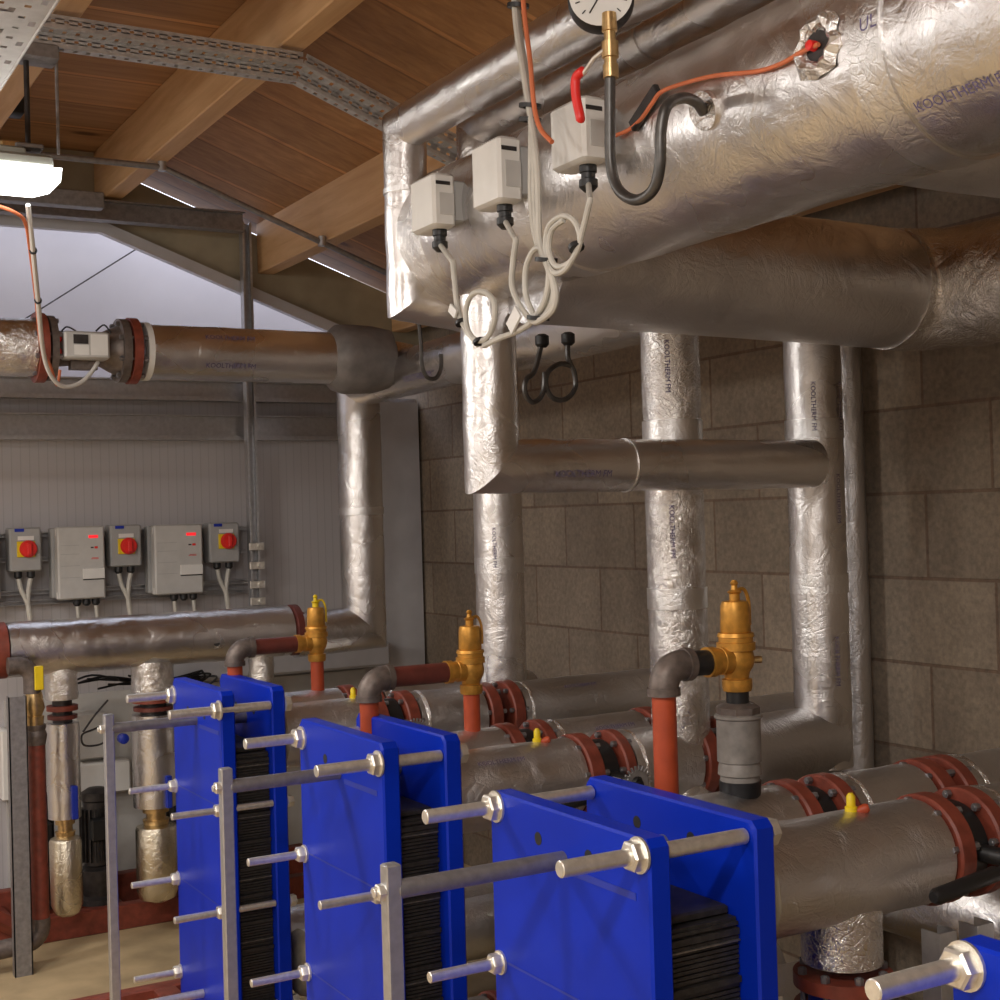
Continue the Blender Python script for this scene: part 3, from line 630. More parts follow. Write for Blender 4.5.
# ------------------------------------------------------------------ plate heat exchangers
PY = [.845, 1.875, 2.815, 3.835]
def make_hx(Yc, XR=1.40, ZT=1.12, HW=.235, XP=.955):
    t = thing('plate_heat_exchanger', '', 'heat exchanger', (1.28, Yc, FZ), 'blue plate heat exchangers in a row')
    ZB = .17
    def plate(x0, x1, name):
        hw = HW; m = M(); b = .004; prof = [(-hw, ZB), (hw, ZB), (hw, ZT-.012), (hw-.012, ZT), (-hw+.012, ZT), (-hw, ZT-.012)]
        n = len(prof); vs = []
        for x, k in ((x0, b), (x0+b, 0), (x1-b, 0), (x1, b)):
            for y, z in prof: vs.append((x, Yc+y-math.copysign(k, y), z-(k if z > .6 else -k)))
        fs = [tuple(range(n)), tuple(3*n+i for i in range(n-1, -1, -1))]
        for r in range(3):
            for i in range(n): j = (i+1) % n; fs.append((r*n+i, r*n+j, r*n+n+j, r*n+n+i))
        return m.add(vs, fs).build(name, BLUE, t, 30)
    pp = plate(1.175, 1.215, 'pressure_plate'); fp = plate(XR-.025, XR+.015, 'frame_plate')
    for y in (-.075, .075):
        for q, x in ((pp, 1.1745), (fp, XR-.0255)): M().lathe((x, Yc+y, 1.065), (1, 0, 0), [(0, .011), (.001, .011)], 16).build('bolt_hole', BLACK, q)
    M().b2((1.1742, Yc-.20, 1.025), (1.1755, Yc-.03, 1.036)).build('recess_groove', BLUEP, pp)
    for z in (.83, .555): M().b2((1.1743, Yc-.19, z-.002), (1.1752, Yc+.19, z+.002)).build('score_line', BLUEP, pp)
    # plate pack: stack of many thin corrugated edges
    m = M(); z = .2; k = 0
    while z < .96:
        h = .0075 if k % 9 else .014; w = .19+(.004 if k % 9 == 0 else 0)+.0015*(k % 2); m.b2((1.217, Yc-w, z), (XR-.027, Yc+w, z+h*.7)); z += h; k += 1
    m.b2((1.217, Yc-.186, .19), (XR-.027, Yc+.186, .965)); m.build('plate_pack', SLATS, t, 0)
    m = M()
    for z in (.27, .45, .62, .79, .93): m.b2((1.217, Yc-.1955, z), (XR-.027, Yc+.1955, z+.0025))
    m.build('gasket_edges', STEELP, t, 0)
    M().b2((1.217, Yc-.17, .965), (XR-.027, Yc+.17, .98), .004).build('pack_top', SLATS, t)
    # carrying bar, guide bar, column
    M().cyl((XP, Yc, 1.045), (1.2, Yc, 1.045), .0145, 18).cyl((1.2, Yc, 1.04), (XR-.022, Yc, 1.04), .018, 20).build('carrying_bar', BARM, t)
    M().cyl((XP-.005, Yc, .27), (XR-.022, Yc, .27), .012, 16).build('guide_bar', ZINC, t)
    c = M().b2((XP-.02, Yc-.0125, FZ), (XP+.005, Yc+.0125, 1.085), .002).build('support_column', GALV, t)
    M().hexa((XP-.02, Yc, 1.045), (-1, 0, 0), .012, .013).cyl((XP-.02, Yc, 1.045), (XP-.037, Yc, 1.045), .007, 10).build('nut', ZINC, c)
    M().b2((XP-.055, Yc-.04, FZ), (XP+.035, Yc+.04, FZ+.012), .002).build('foot', GALV, c)
    # tie bolts
    for sd in (-1, 1):
        for j, z in enumerate((1.1-.005, .825, .55, .275)):
            y = Yc+sd*.212; x0 = 1.035 if sd > 0 or j < 4 else 1.0
            r = .0125 if j == 0 else .0095
            b = M().cyl((x0, y, z), (XR-.026, y, z), r, 16).build('tie_bolt', ZINC, t)
            M().hexa((1.175, y, z), (-1, 0, 0), .022, r*1.9).build('nut', ZINC, b)
            M().lathe((1.175, y, z), (-1, 0, 0), [(0, r*2.2), (.004, r*2.2)], 20).build('washer', ZINC, b)
            M().hexa((XR+.015, y, z), (1, 0, 0), .018, r*1.8).build('nut', ZINC, b)
    return t
SH = V((.02, 0, 0))
hx = make_hx(PY[1], 1.40, 1.12, .235, .878); hx.location += SH*.25
hx['label'] = 'blue plate heat exchanger in the middle foreground, second nearest of the four'
dup(hx, (0, PY[0]-PY[1], 0), 'nearest blue plate heat exchanger, only its corner and bolt showing at the bottom right')
h2 = make_hx(PY[2], 1.345, 1.138, .23, .925); h2.location += SH; h2['label'] = 'bright blue plate heat exchanger, third from the front, left of centre'
h3 = make_hx(PY[3], 1.345, 1.145, .222, .935); h3.location += SH; h3['label'] = 'farthest plate heat exchanger in the row, dark blue, at the left'

# ------------------------------------------------------------------ exchanger connection pipes
PZ, PR = .985, .091
def flange(parent, x, w, Y, Z, r=.112, mat=OXIDE, d=(1, 0, 0), bolts=8):
    f = M().lathe((x, Y, Z) if d[0] else (x, Y, Z), d, [(0, r-.003), (.003, r), (w-.003, r), (w, r-.003)], 36).build('flange', mat, parent)
    return f
def conn(Y, label, segs, fls, text=None, r=PR, mat=FOILD, Z=PZ):
    t = thing('exchanger_pipe', label, 'pipe', (1.42, Y, Z-r))
    for k, (a, b) in enumerate(segs):
        M().wrap([(a, Y, Z), (b, Y, Z)], r, .0018, 48, .025, 14).build('insulation', mat, t)
        c = M().lathe((a-(.028 if k == 0 else .002), Y, Z), (1, 0, 0), [(0, r*.8), (.012, r*.97), (.03, r+.003), (.034, r*.98)], 44)
        for v in c.v: v += V((noise.noise(v*50)*.004, 0, 0))
        c.build('foam_end', FOAM if k == 0 else FOILC, t)
    for a, b in fls:
        f = M().lathe((a, Y, Z), (1, 0, 0), [(0, .094), (.004, .098), (b-a-.004, .098), (b-a, .094)], 40).build('flange', OXIDE, t)
        boltring(f, a, Y, Z, .087, 8, thick=b-a, r=.0075, ph=.2)
    if text: printed(t, 'KOOLTHERM FM', .016, (text, Y, Z), (1, 0, 0), (-.0, -1, 1.05), r)
    return t
def bvalve(X, Y, label, Z=PZ, lev=.24):
    t = thing('butterfly_valve', label, 'valve', (X, Y, Z-.1), 'butterfly valves on the exchanger pipes')
    M().lathe((X, Y, Z), (1, 0, 0), [(0, .07), (.005, .078), (.045, .078), (.05, .07)], 36).build('valve_body', BLACK, t)
    c = V((X+.055, Y-.13, Z-.008)); M().cyl((X+.025, Y-.07, Z+.0), c+V((0, -.01, 0)), .016, 14).build('stem_neck', BLACK, t)
    m = M(); m.lathe(c, (0, -1, 0), [(0, .03), (.005, .03)], 24)
    for i in range(22):
        a = 2*math.pi*i/22; m.box(c+V((math.cos(a)*.034, -.0025, math.sin(a)*.034)), (.012, .005, .004), Matrix.Rotation(-a, 3, 'Y'))
    m.build('notch_plate', GALV, t)
    e = c+V((-lev, -.03, -.018)); s = c+V((.005, -.012, 0))
    M().tube([s, s.lerp(e, .3), s.lerp(e, .34), s.lerp(e, .97), e], [.008, .009, .0135, .0135, .009], 12).build('lever', BLACK, t)
    return t
# order: near port (Y-.115) and far port (Y+.12) of each exchanger
n1, f1 = PY[1]-.115, PY[1]+.13
t = conn(n1, 'nearest dull foil pipe leaving the middle exchanger at lower right', [(1.45, 1.85), (1.995, XW-.01)], [(1.856, 1.895), (1.955, 1.99)])
bvalve(1.90, n1, 'butterfly valve with black lever at the lower right edge')
conn(f1, 'foil pipe from the middle exchanger carrying the large bronze relief valve', [(1.45, 1.745), (1.885, 2.09), (2.205, XW-.01)], [(1.75, 1.785), (1.845, 1.88), (2.10, 2.14), (2.165, 2.2)])
bvalve(1.79, f1, 'butterfly valve just right of the grey pot under the large relief valve')
n2, f2_ = PY[2]-.09, PY[2]+.16
conn(n2, 'dull foil pipe from the bright blue exchanger, printed in blue, in mid picture', [(1.40, 1.735), (1.875, 2.07), (2.195, XC)], [(1.74, 1.78), (1.84, 1.87), (2.08, 2.12), (2.15, 2.19)], 1.52)
bvalve(1.785, n2, 'butterfly valve on the mid picture pipe, left of the tall orange pipe')
conn(f2_, 'foil pipe behind, carrying the middle bronze relief valve', [(1.40, 1.69), (1.825, 2.11), (2.23, XW-.01)], [(1.695, 1.73), (1.79, 1.82), (2.12, 2.16), (2.19, 2.225)], 2.0)
bvalve(1.735, f2_, 'butterfly valve right of the middle bronze relief valve')
n3, f3 = PY[3]-.09, PY[3]+.165
conn(n3, 'foil pipe from the farthest exchanger, running towards the left foil riser', [(1.40, 1.67), (1.825, 2.05), (2.185, XW-.01)], [(1.68, 1.72), (1.78, 1.82), (2.06, 2.10), (2.14, 2.18)], 2.4)
bvalve(1.725, n3, 'butterfly valve behind the grey elbow on the farthest foil pipes')
conn(f3, 'farthest foil pipe, carrying the small bronze relief valve by the panel wall', [(1.40, 1.70), (1.835, 2.4)], [(1.71, 1.75), (1.80, 1.83)])
# lower connections and drops
for k, Yc in enumerate(PY[1:]):
    nm = ['middle', 'bright blue', 'farthest'][k]
    for s_, wd in ((-.115, 'near'), (.13, 'far')):
        conn(Yc+s_, '%s low foil pipe behind the foot of the %s exchanger' % (wd, nm), [(1.45, 1.62), (1.72, 2.5)], [(1.63, 1.655), (1.68, 1.705)], Z=.34)
    Y = Yc-.115; X = 1.665
    t = thing('drop_pipe', 'vertical flanged drop below the near pipe of the %s exchanger' % nm, 'pipe', (X, Y, .43))
    M().wrap([(X, Y, .825), (X, Y, .94)], .068, .003, 40, .015, 30).build('insulation', FOILC, t)
    f = M().lathe((X, Y, .785), (0, 0, 1), [(0, .084), (.022, .084)], 36).build('flange', OXIDE, t)
    boltring(f, X, Y, .73, .072, 8, (0, 0, 1), .075, .008)
    M().lathe((X, Y, .752), (0, 0, 1), [(0, .06), (.033, .06)], 30).build('blue_gasket_band', BLUEP, t)
    M().lathe((X, Y, .73), (0, 0, 1), [(0, .084), (.022, .084)], 36).build('flange', OXIDE, t)
    M().wrap([(X, Y, .4), (X, Y, .727)], .066, .002, 40, .02, 30).build('insulation', FOILD, t)
t = thing('low_header_pipe', 'shiny foil header pipe low down behind the drops at the right edge', 'pipe', (2.35, 2, .6))
M().wrap([(2.35, .2, .72), (2.35, 5., .72)], .10, .002, 48, .03, 10).build('insulation', FOIL, t)
for Y in (1.66, 1.655, 2.5, 3.5):
    p = ({1.66: 1.79, 1.655: 1.875}.get(Y, 2.08), Y); m = M().b2((p[0]-.02, Y-.0205, FZ), (p[0]+.02, Y-.0175, .88)); m.b2((p[0]-.0205, Y-.02, FZ), (p[0]-.0175, Y+.02, .88)); m.b2((p[0]+.0175, Y-.02, FZ), (p[0]+.0205, Y+.02, .88))
    single('galvanised_post', m, GALV, {1.66: 'galvanised strut leg under the black lever at right, left one', 1.655: 'galvanised strut leg under the black lever at right, right one', 2.5: 'galvanised strut leg behind the middle exchanger', 3.5: 'galvanised strut leg behind the bright blue exchanger'}[Y], 'post', smooth=0)
# air vents
for px, py, Y, lab in ((851, 806, n1, 'small yellow and orange air vent on the lower right foil pipe'), (537, 731, n2, 'small yellow and orange air vent on the mid picture foil pipe'), (353, 689, n3, 'small yellow vent behind the middle grey elbow')):
    p = at(px, py, Y=Y); p = V((p.x, Y, PZ+PR-.006)); t = thing('air_vent', lab, 'vent', p)
    M().lathe(p, (0, 0, 1), [(0, .011), (.012, .011), (.014, .008), (.03, .008), (.036, .004)], 12).build('yellow_cap', YELLOW, t)
    M().lathe(p+V((.014, -.012, .008)), (.6, -.6, .3), [(-.012, .006), (.006, .009), (.012, .006)], 10).build('orange_plug', ORANGE, t)

# ------------------------------------------------------------------ relief valves and discharge pipes
def relief(X, Y, z0, label, lever, side=None):
    t = thing('relief_valve', label, 'valve', (X, Y, z0), 'bronze safety relief valves')
    zo = z0+.07
    M().lathe((X, Y, z0), (0, 0, 1), [(0, .026), (.006, .028), (.022, .028), (.023, .022), (.034, .024), (.045, .031), (.06, .034), (.075, .031), (.076, .036), (.09, .036), (.091, .032), (.10, .032), (.101, .035), (.108, .033)], 28).build('valve_body', BRONZE, t)
    M().lathe((X, Y, z0+.108), (0, 0, 1), [(0, .027), (.003, .0285), (.05, .027), (.058, .024), (.06, .012)], 24).build('bonnet', BRONZE, t)
    M().lathe((X, Y, z0+.168), (0, 0, 1), [(0, .010), (.012, .010), (.016, .014), (.02, .007), (.028, .0055), (.032, .008), (.038, .004)], 14).build('cap', YELLOW if lever == 'y' else BRONZE, t)
    M().tube(spline([(X+.004, Y, z0+.185), (X+.022, Y, z0+.188), (X+.033, Y, z0+.165), (X+.034, Y, z0+.12)]), .0035, 8).build('test_lever', YELLOW if lever == 'y' else BRONZE, t)
    M().lathe((X-.02, Y, z0+.058), (-1, 0, 0), [(0, .026), (.02, .026), (.021, .0245), (.034, .0245), (.035, .028), (.05, .028)], 24).build('outlet', BRONZE, t)
    if side: M().cyl((X+.03, Y, z0+.055), (X+.052, Y-.01, z0+.055), .007, 10).build('drain_plug', BRASS, t)
    return z0+.058
def discharge(X0, Y, z, X1, zb, label, pm, r=.0235):
    t = thing('discharge_pipe', label, 'pipe', (X1, Y, zb))
    M().cyl((X1+.045, Y, z), (X0+.01, Y, z), r, 20).build('level_pipe', pm if X0-X1 > .1 else BLACK, t)
    M().tube(bend([(X1+.055, Y, z), (X1, Y, z), (X1, Y, z-.05)], .038), r+.004, 18).build('elbow', IRON, t)
    M().ring((X1+.045, Y, z), (1, 0, 0), .014, r+.007, r-.002, 24).ring((X1, Y, z-.052), (0, 0, 1), .014, r+.007, r-.002, 24).build('elbow_collar', IRON, t)
    M().cyl((X1, Y, zb), (X1, Y, z-.05), r*.93, 20).build('orange_pipe', ORANGE, t)
z0 = 1.262; X = at(737, 680, Y=f1).x
zo = relief(X, f1, z0, 'large bronze relief valve on a grey pot, right of the tall orange pipe', 'b', 1)
t = thing('valve_pot', 'grey collar pot standing under the large relief valve', 'fitting', (X, f1, 1.07))
M().lathe((X, f1, 1.06), (0, 0, 1), [(0, .036), (.03, .038), (.045, .036), (.048, .041), (.06, .04), (.07, .0375), (.072, .041), (.15, .041), (.153, .045), (.158, .045), (.16, .04)], 32).build('pot_body', POTM, t)
M().lathe((X, f1, 1.06), (0, 0, 1), [(0, .0375), (.036, .0392)], 32).build('black_base', BLACK, t)
M().lathe((X, f1, 1.218), (0, 0, 1), [(0, .041), (.014, .041), (.022, .03)], 8).build('hex_collar', IRON, t)
M().cyl((X, f1, 1.235), (X, f1, z0+.002), .021, 20).build('black_nipple', BLACK, t)
discharge(X-.07, f1, zo, at(664, 700, Y=f1).x, 1.02, 'tall orange discharge pipe with grey elbow beside the large relief valve', IRON)
X = at(471, 680, Y=f2_).x; zo = relief(X, f2_, 1.165, 'bronze relief valve in front of the left foil riser', 'b')
single('pipe_nipple', M().cyl((X, f2_, 1.06), (X, f2_, 1.167), .0205, 20), ORANGE, 'orange red nipple under the relief valve before the left foil riser', 'fitting')
discharge(X-.07, f2_, zo, at(369, 700, Y=f2_).x, 1.0, 'maroon discharge pipe and brown elbow left of the middle relief valve', MAROON, .0245)
X = at(317, 660, Y=f3).x; zo = relief(X, f3, 1.165, 'bronze relief valve with yellow cap before the panel wall', 'y')
single('pipe_nipple', M().cyl((X, f3, 1.06), (X, f3, 1.167), .0205, 20), ORANGE, 'orange red nipple under the relief valve with the yellow cap', 'fitting')
discharge(X-.07, f3, zo, at(235, 672, Y=f3).x, 1.0, 'maroon discharge pipe and elbow left of the yellow capped relief valve', MAROON, .0245)

# ------------------------------------------------------------------ pump header by the far wall
YP = 5.1; zP = at(150, 640, Y=YP).z; RP = .098
t = thing('pump_header_pipe', 'horizontal foil header under the drive units at the left', 'pipe', (1.4, YP, zP-RP))
xa, xb = at(6, 650, Y=YP).x, at(287, 630, Y=YP).x
M().wrap([(xa, YP, zP), (xb, YP, zP)], RP, .003, 56, .025, 14).build('insulation', FOIL, t)
M().lathe((xb+.004, YP, zP), (1, 0, 0), [(0, .085), (.01, .1), (.035, .1), (.038, .07), (.06, .07)], 32).build('flange', MAROON, t)
M().lathe((xa-.05, YP, zP), (1, 0, 0), [(0, .1), (.045, .1)], 32).build('flange', OXIDE, t)
for px in (88, 216):
    p = at(px, 651 if px < 100 else 643, Y=YP-.085); M().lathe((p.x, YP-.085, p.z), (0, -1, 0), [(-.02, .02), (.006, .022), (.008, .013), (.004, .012), (.004, 0)], 14).build('sensor_pocket', FOILC, t)
    M().lathe((p.x, YP-.09, p.z), (0, -1, 0), [(0, .0125), (.005, .012)], 12).build('pocket_bore', DARK, t)
def drop(px, r, label, first=None):
    X = at(px, 700, Y=YP).x
    t = thing('pump_drop_pipe', label, 'pipe', (X, YP, .2), 'foil drops under the pump header')
    M().wrap([(X, YP, .985), (X, YP, zP-RP+.02)], r*.97, .004, 40, .015, 40).build('insulation', FOILC, t)
    f = M().lathe((X, YP, .945), (0, 0, 1), [(0, r*.95), (.018, r*.95)], 32).build('flange', OXIDE, t)
    M().lathe((X, YP, .915), (0, 0, 1), [(0, r*.9), (.014, r*.9)], 32).build('flange', MAROON, t)
    M().cyl((X, YP, .88), (X, YP, .99), r*.6, 20).build('pipe_core', DARK, t)
    M().wrap([(X, YP, .56), (X, YP, .90)], r, .002, 40, .02, 20).build('insulation', FOIL, t)
    M().lathe((X, YP, .49), (0, 0, 1), [(0, r*.55), (.02, r*.62), (.022, r*.45), (.045, r*.45), (.047, r*.6), (.07, r*.6)], 20).build('brass_neck', BRASS, t)
    M().b2((X+r*.2, YP-r-.012, .56), (X+r*.2+.022, YP-r+.004, .68), .003).build('blue_strap', BLUEP, t)
    m = M(); m.lathe((X, YP, .205), (0, 0, 1), [(0, .001), (.002, r*.45), (.015, r*.8), (.045, r*.97), (.27, r*.97), (.28, r*.9), (.29, r*.5)], 40)
    for v in m.v: n_ = noise.noise(v*30)*.004; v += V((n_, n_, 0))
    m.build('foil_pot', FOILY, t)
    return t
drop(62, .058, 'left foil drop with foil pot below, beside the red oxide pipe')
drop(153, .08, 'wide foil drop with foil pot between the support column and the farthest exchanger')
drop(262, .05, 'slim foil drop just left of the small relief valve')
# red oxide pipe with yellow-handled cock
X = at(38, 800, Y=YP-.13).x; Y = YP-.13
t = thing('oxide_drain_pipe', 'red oxide upright pipe at the far left with brass cock and yellow handle', 'pipe', (X, Y, .2))
M().cyl((X, Y, .2), (X, Y, .86), .029, 20).build('upright_pipe', OXIDE, t)
M().lathe((X, Y, .85), (0, 0, 1), [(0, .03), (.03, .036), (.035, .036), (.05, .03), (.06, .034), (.07, .034)], 20).build('union', IRON, t)
M().lathe((X-.005, Y, .92), (0, 0, 1), [(0, .03), (.03, .032), (.032, .026), (.06, .036), (.09, .03), (.1, .03), (.12, .025)], 20).build('brass_cock', BRASS, t)
p = at(39, 678, Y=Y-.04); M().b2((p.x-.015, p.y-.006, p.z-.042), (p.x+.015, p.y+.006, p.z+.042), .004).build('yellow_handle', YELLOW, t)
M().tube(bend([(X-.01, Y, 1.03), (X-.01, Y, 1.13), (X-.09, Y, 1.13)], .05), .03, 16).build('elbow', IRON, t)
M().tube(bend([(X, Y, .25), (X, Y, .17), (X-.4, Y, .15)], .06), .032, 16).build('bottom_bend', IRON, t)
X = at(20, 800, Y=YP-.2).x
m = M().b2((X-.03, YP-.2, FZ), (X+.03, YP-.195, 1.03)); m.b2((X-.03, YP-.2, FZ), (X-.026, YP-.16, 1.03)); m.b2((X+.026, YP-.2, FZ), (X+.03, YP-.16, 1.03))
single('galvanised_post', m, GALVD, 'grey strut leg standing left of the red oxide pipe', 'post', smooth=0)
# skid
t = thing('pump_skid', 'red oxide steel skid frame on the floor under the pumps', 'frame', (1.3, 5.4, FZ))
M().b2((.2, 5.24, FZ), (2.2, 5.30, FZ+.09), .003).build('front_rail', OXIDE, t)
M().b2((.2, 5.56, FZ+.0), (2.2, 5.62, FZ+.13), .003).build('rear_rail', OXIDE, t)
for x in (.9, 1.3, 1.7): M().b2((x, 5.30, FZ), (x+.06, 5.56, FZ+.08), .003).build('cross_member', OXIDE, t)
M().tube([(.62, 5.22, .38), (.98, 5.22, .13)], .03, 4).build('brace', OXIDE, t)
# floor red rail in the foreground under exchangers
t = thing('exchanger_skid', 'red oxide skid rail along the floor under the exchangers', 'frame', (1.0, 3, FZ))
M().b2((.86, 4.26, FZ), (1.5, 4.32, .165), .003).build('end_rail', OXIDE, t)
M().b2((1.17, .3, FZ), (1.24, 4.26, .165), .003).build('side_rail', OXIDE, t)
M().b2((1.36, .3, FZ), (1.43, 4.26, .165), .003).build('side_rail', OXIDE, t)
def pump(X, Y, label):
    t = thing('circulation_pump', label, 'pump', (X, Y, .17), 'dark circulation pumps on the skid')
    M().lathe((X, Y, .17), (0, 0, 1), [(0, .075), (.02, .075), (.03, .055), (.1, .07), (.13, .07), (.14, .05)], 24).build('pump_casing', DARK, t)
    m = M(); m.cyl((X, Y, .31), (X, Y, .56), .05, 20)
    for k in range(20):
        a = 2*math.pi*k/20; m.box((X+math.cos(a)*.056, Y+math.sin(a)*.056, .43), (.016, .003, .2), Matrix.Rotation(a, 3, 'Z'))
    m.build('motor', DARK, t); M().b2((X-.04, Y-.1, .42), (X+.04, Y-.05, .5), .005).build('terminal_box', BLACK, t)
    M().lathe((X, Y, .56), (0, 0, 1), [(0, .055), (.03, .055), (.045, .03)], 20).build('fan_cowl', DARK, t)
pump(1.27, 5.36, 'dark pump between the two left foil drops'); pump(1.06, 5.42, 'dark pump behind the red oxide pipe'); pump(1.6, 5.42, 'dark pump right of the wide foil drop')
for a, b, c, d_, lab in ((74, 714, 106, 757, 'upper pale box between the left foil drops'), (74, 765, 130, 790, 'low wide white box between the left foil drops'), (0, 730, 12, 800, 'white box behind the grey strut leg at the left edge')):
    p, q_ = at(a, b, Y=5.6), at(c, d_, Y=5.6); single('wall_box', M().b2((p.x, 5.58, q_.z), (q_.x, YG, p.z), .006), WHITEP if d_ != 757 else GREYP, lab, 'box')
m = M().tube(spline([at(105, 725, Y=5.4), at(92, 730, Y=5.4), at(82, 735, Y=5.4), at(84, 745, Y=5.4), at(98, 745, Y=5.4), at(108, 740, Y=5.4)]), .004, 8); m.tube(spline([at(83, 732, Y=5.4), at(95, 715, Y=5.4), at(108, 700, Y=5.4)]), .004, 8)
single('pump_cable', m, DARK, 'dark looping cable between the left foil drops', 'cable')
m = M()
for i in range(11):
    m.tube(spline([(1.15+.04*i, 5.45, .97+.014*(i % 4)), (1.3+.04*i, 5.5, 1.02-.01*i), (1.5+.03*i, 5.48, .97+.012*(i % 2)), (1.75, 5.52, 1.0-.012*(i % 4))]), .0045, 6)
single('cable_bunch', m, BLACK, 'dark tangle of cables in the shade under the pump header', 'cable')
single('grey_panel', M().b2((1.0, YG-.02, .15), (2.55, YG-.001, .93)), GREYP, 'pale lower wall panel behind the pumps', 'panel', smooth=0)
t_ = [single('blue_valve_cap', M().lathe(at(122, 738, Y=5.3), (0, -1, 0), [(0, .02), (.03, .02), (.035, .01)], 12), BLUEP, 'bright blue cap beside the wide foil drop', 'cap')]

# ------------------------------------------------------------------ drive units and isolators
YD_ = YG-.10
def px_box(x0, y0, x1, y1, Y): a, b = at(x0, y0, Y=Y), at(x1, y1, Y=Y); return a.x, b.x, b.z, a.z
for k, y in enumerate((532, 556, 588, 598)):
    z = at(120, y, Y=YG-.05).z; lab = ['top strut rail behind the drive units', 'second strut rail behind the drive units', 'third strut rail, just below the isolators', 'lowest strut rail carrying the drive units'][k]
    m = M().b2((-.5, YG-.042, z-.009), (2.02, YG-.006, z-.006)).b2((-.5, YG-.042, z+.006), (2.02, YG-.006, z+.009)).b2((-.5, YG-.012, z-.009), (2.02, YG-.006, z+.009))
    single('strut_rail', m, GALV, lab, 'rail', smooth=0)
def drive(x0, x1, y0, y1, label):
    a, b, lo, hi = px_box(x0, y0, x1, y1, YD_-.06)
    t = thing('drive_unit', label, 'drive unit', ((a+b)/2, YD_, lo), 'grey motor drive units on the panel wall')
    M().b2((a, YD_-.06, lo), (b, YD_+.0, hi), .006).build('cover', GREYP, t)
    M().b2((a-.012, YD_, lo+.006), (b-.012, YD_+.055, hi-.004), .004).build('back_housing', MIDP, t)
    for z in (lo+.01, hi-.03): M().cyl((a+.005, YD_-.035, z-.006), (a+.005, YD_-.035, z+.02), .007, 10).build('cover_clip', WHITEP, t)
    w = b-a; h = hi-lo; y = YD_-.0612
    M().b2((a+w*.52, y, lo+h*.26), (b-.004, YD_-.059, lo+h*.275)).build('cover_ledge', DARK, t)
    M().b2((a+w*.52, y-.004, lo+h*.275), (b-.003, YD_-.059, lo+h*.42), .002).build('terminal_cover', WHITEP, t)
    s = M().b2((a+w*.66, y, lo+h*.835), (a+w*.86, YD_-.059, lo+h*.875)).build('red_display', LEDM, t)
    M().b2((a+w*.70, y, lo+h*.695), (a+w*.76, YD_-.059, lo+h*.715)).build('red_button', DARK, t)
    M().b2((a+w*.78, y, lo+h*.69), (a+w*.85, YD_-.059, lo+h*.72)).build('red_button', REDP, t)
    M().b2((a+w*.70, y, lo+h*.545), (a+w*.86, YD_-.059, lo+h*.552)).b2((a+w*.72, y, lo+h*.56), (a+w*.86, YD_-.059, lo+h*.566)).build('red_mark', REDP, t)
    m = M()
    for q in (.3, .46, .62, .74): m.b2((a+w*.06, y, lo+h*q), (a+w*.46, YD_-.059, lo+h*q+.0015))
    m.build('relief_line', MIDP, t)
    for i in range(3):
        x = a+w*(.42+.2*i); g = M().lathe((x, YD_-.03, lo), (0, 0, -1), [(0, .016), (.02, .016), (.028, .008)], 10).build('cable_gland', BLACK, t)
        if i != 1: M().tube([(x, YD_-.03, lo-.02), (x+.006, YD_-.03, lo-.09)], .008, 8).build('cable', CABLE, t)
drive(57, 106, 527, 598, 'grey drive unit left of the middle isolator'); drive(154, 204, 525, 593, 'grey drive unit right of the middle isolator'); drive(-46, 1, 530, 600, 'grey drive unit cut off by the left edge')
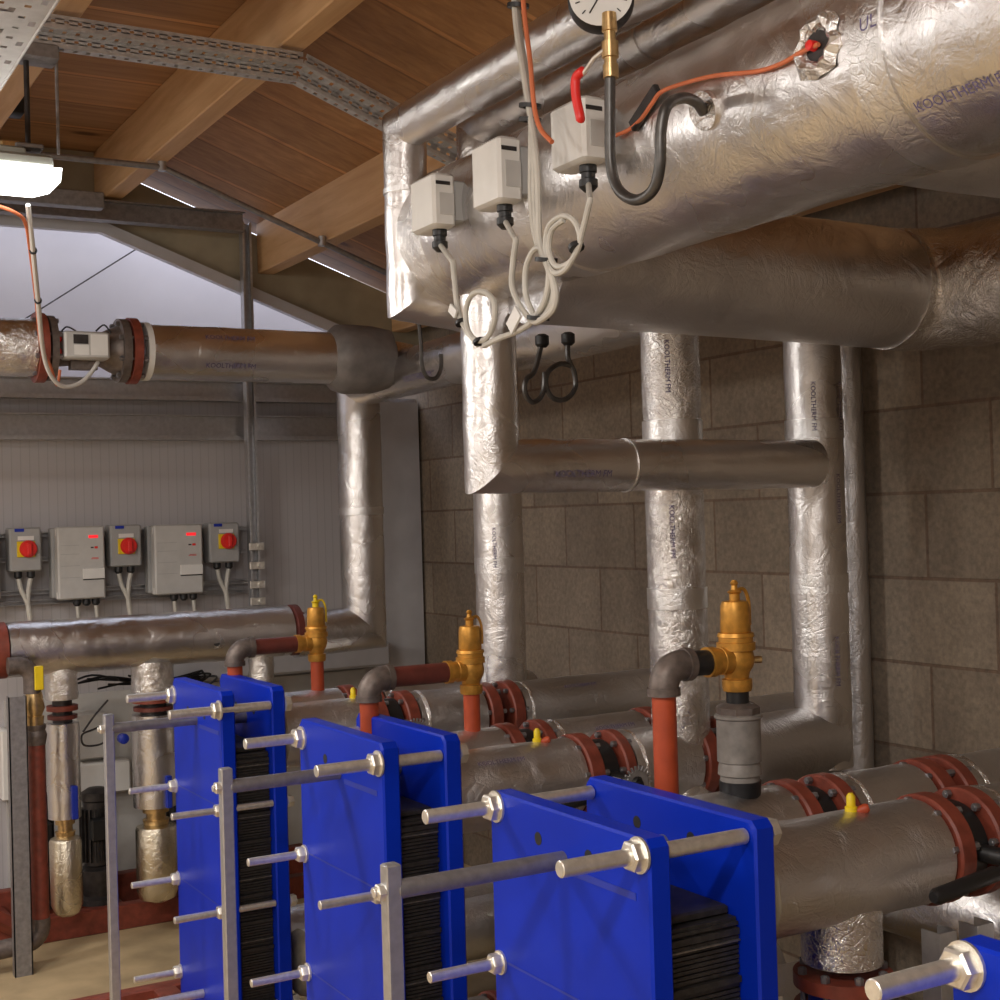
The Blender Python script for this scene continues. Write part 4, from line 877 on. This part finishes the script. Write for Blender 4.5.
def isolator(x0, x1, y0, y1, kx, ky, label):
    Y = YD_; a, b, lo, hi = px_box(x0, y0, x1, y1, Y-.04)
    t = thing('isolator_switch', label, 'switch', ((a+b)/2, Y, lo), 'rotary isolators on the panel wall')
    M().b2((a, Y-.04, lo), (b, Y+.05, hi), .006).build('enclosure', MIDP, t)
    c = at(kx, ky, Y=Y-.05)
    M().b2((c.x-.034, Y-.046, c.z-.032), (c.x+.034, Y-.039, c.z+.03), .002).build('yellow_plate', YELLOW, t)
    k = M().lathe((c.x+.008, Y-.046, c.z), (0, -1, 0), [(0, .034), (.012, .032), (.016, .028)], 28).build('red_knob', REDP, t)
    M().box((c.x+.008, Y-.068, c.z), (.018, .016, .05), None, .004).build('grip', REDP, k)
    M().b2((c.x-.03, Y-.043, c.z+.034), (c.x+.03, Y-.039, c.z+.05)).build('white_label', WHITEP, t)
    M().b2((a+.02, Y-.043, hi-.016), (a+.055, Y-.039, hi-.004)).build('blue_label', BLUEP, t)
    for i in (0, 1):
        x = a+(b-a)*(.28+.4*i); M().lathe((x, Y-.02, lo), (0, 0, -1), [(0, .016), (.02, .016), (.028, .008)], 10).build('cable_gland', BLACK, t)
        M().tube(spline([(x, Y-.02, lo-.02), (x+.01-.02*i, Y-.02, lo-.07), ((a+b)/2+.008, Y-.02, lo-.13), ((a+b)/2+.016, Y-.02, lo-.2)]), .009, 8).build('cable', CABLE, t)
isolator(9, 42, 528, 571, 26.5, 549, 'isolator with red knob and yellow plate nearest the left edge')
isolator(110, 142, 525, 566, 127, 546, 'isolator with red knob between the two drive units')
isolator(209, 240, 523, 562, 227, 541, 'isolator with red knob beside the strut post')

# ------------------------------------------------------------------ light
def area(loc, rot, sx, sy, e, col=(1, .96, .915)):
    l = bpy.data.lights.new('room_lamp', 'AREA'); l.shape = 'RECTANGLE'; l.size = sx; l.size_y = sy; l.energy = e; l.color = col
    o = bpy.data.objects.new('room_lamp', l); COL.objects.link(o); o.location = loc; o.rotation_euler = rot; return o
LAMPS = [(-.35, .5, 2.72), (-1.9, 1.9, 2.72), (-1.2, -1.4, 2.72), (-1.7, 4.0, 2.6)]
for k, (x, y, z_) in enumerate(LAMPS):
    area((x, y, z_), (0, 0, 0), 1.2, .14, 33)
    l = bpy.data.lights.new('room_lamp_side', 'POINT'); l.energy = 22; l.shadow_soft_size = .12; l.color = (1, .96, .915)
    o = bpy.data.objects.new('room_lamp_side', l); COL.objects.link(o); o.location = (x, y, z_-.08)
area((-.1, 3.6, 2.42), (0, 0, 0), 1.1, .1, 16)
w = bpy.data.worlds.new('sky'); C.world = w; w.use_nodes = True
bg = w.node_tree.nodes['Background']; bg.inputs['Color'].default_value = (.80, .84, 1, 1); bg.inputs['Strength'].default_value = 3.0
C.view_settings.view_transform = 'Standard'; C.view_settings.look = 'None'; C.view_settings.exposure = 0; C.view_settings.gamma = 1
C.view_settings.use_curve_mapping = False
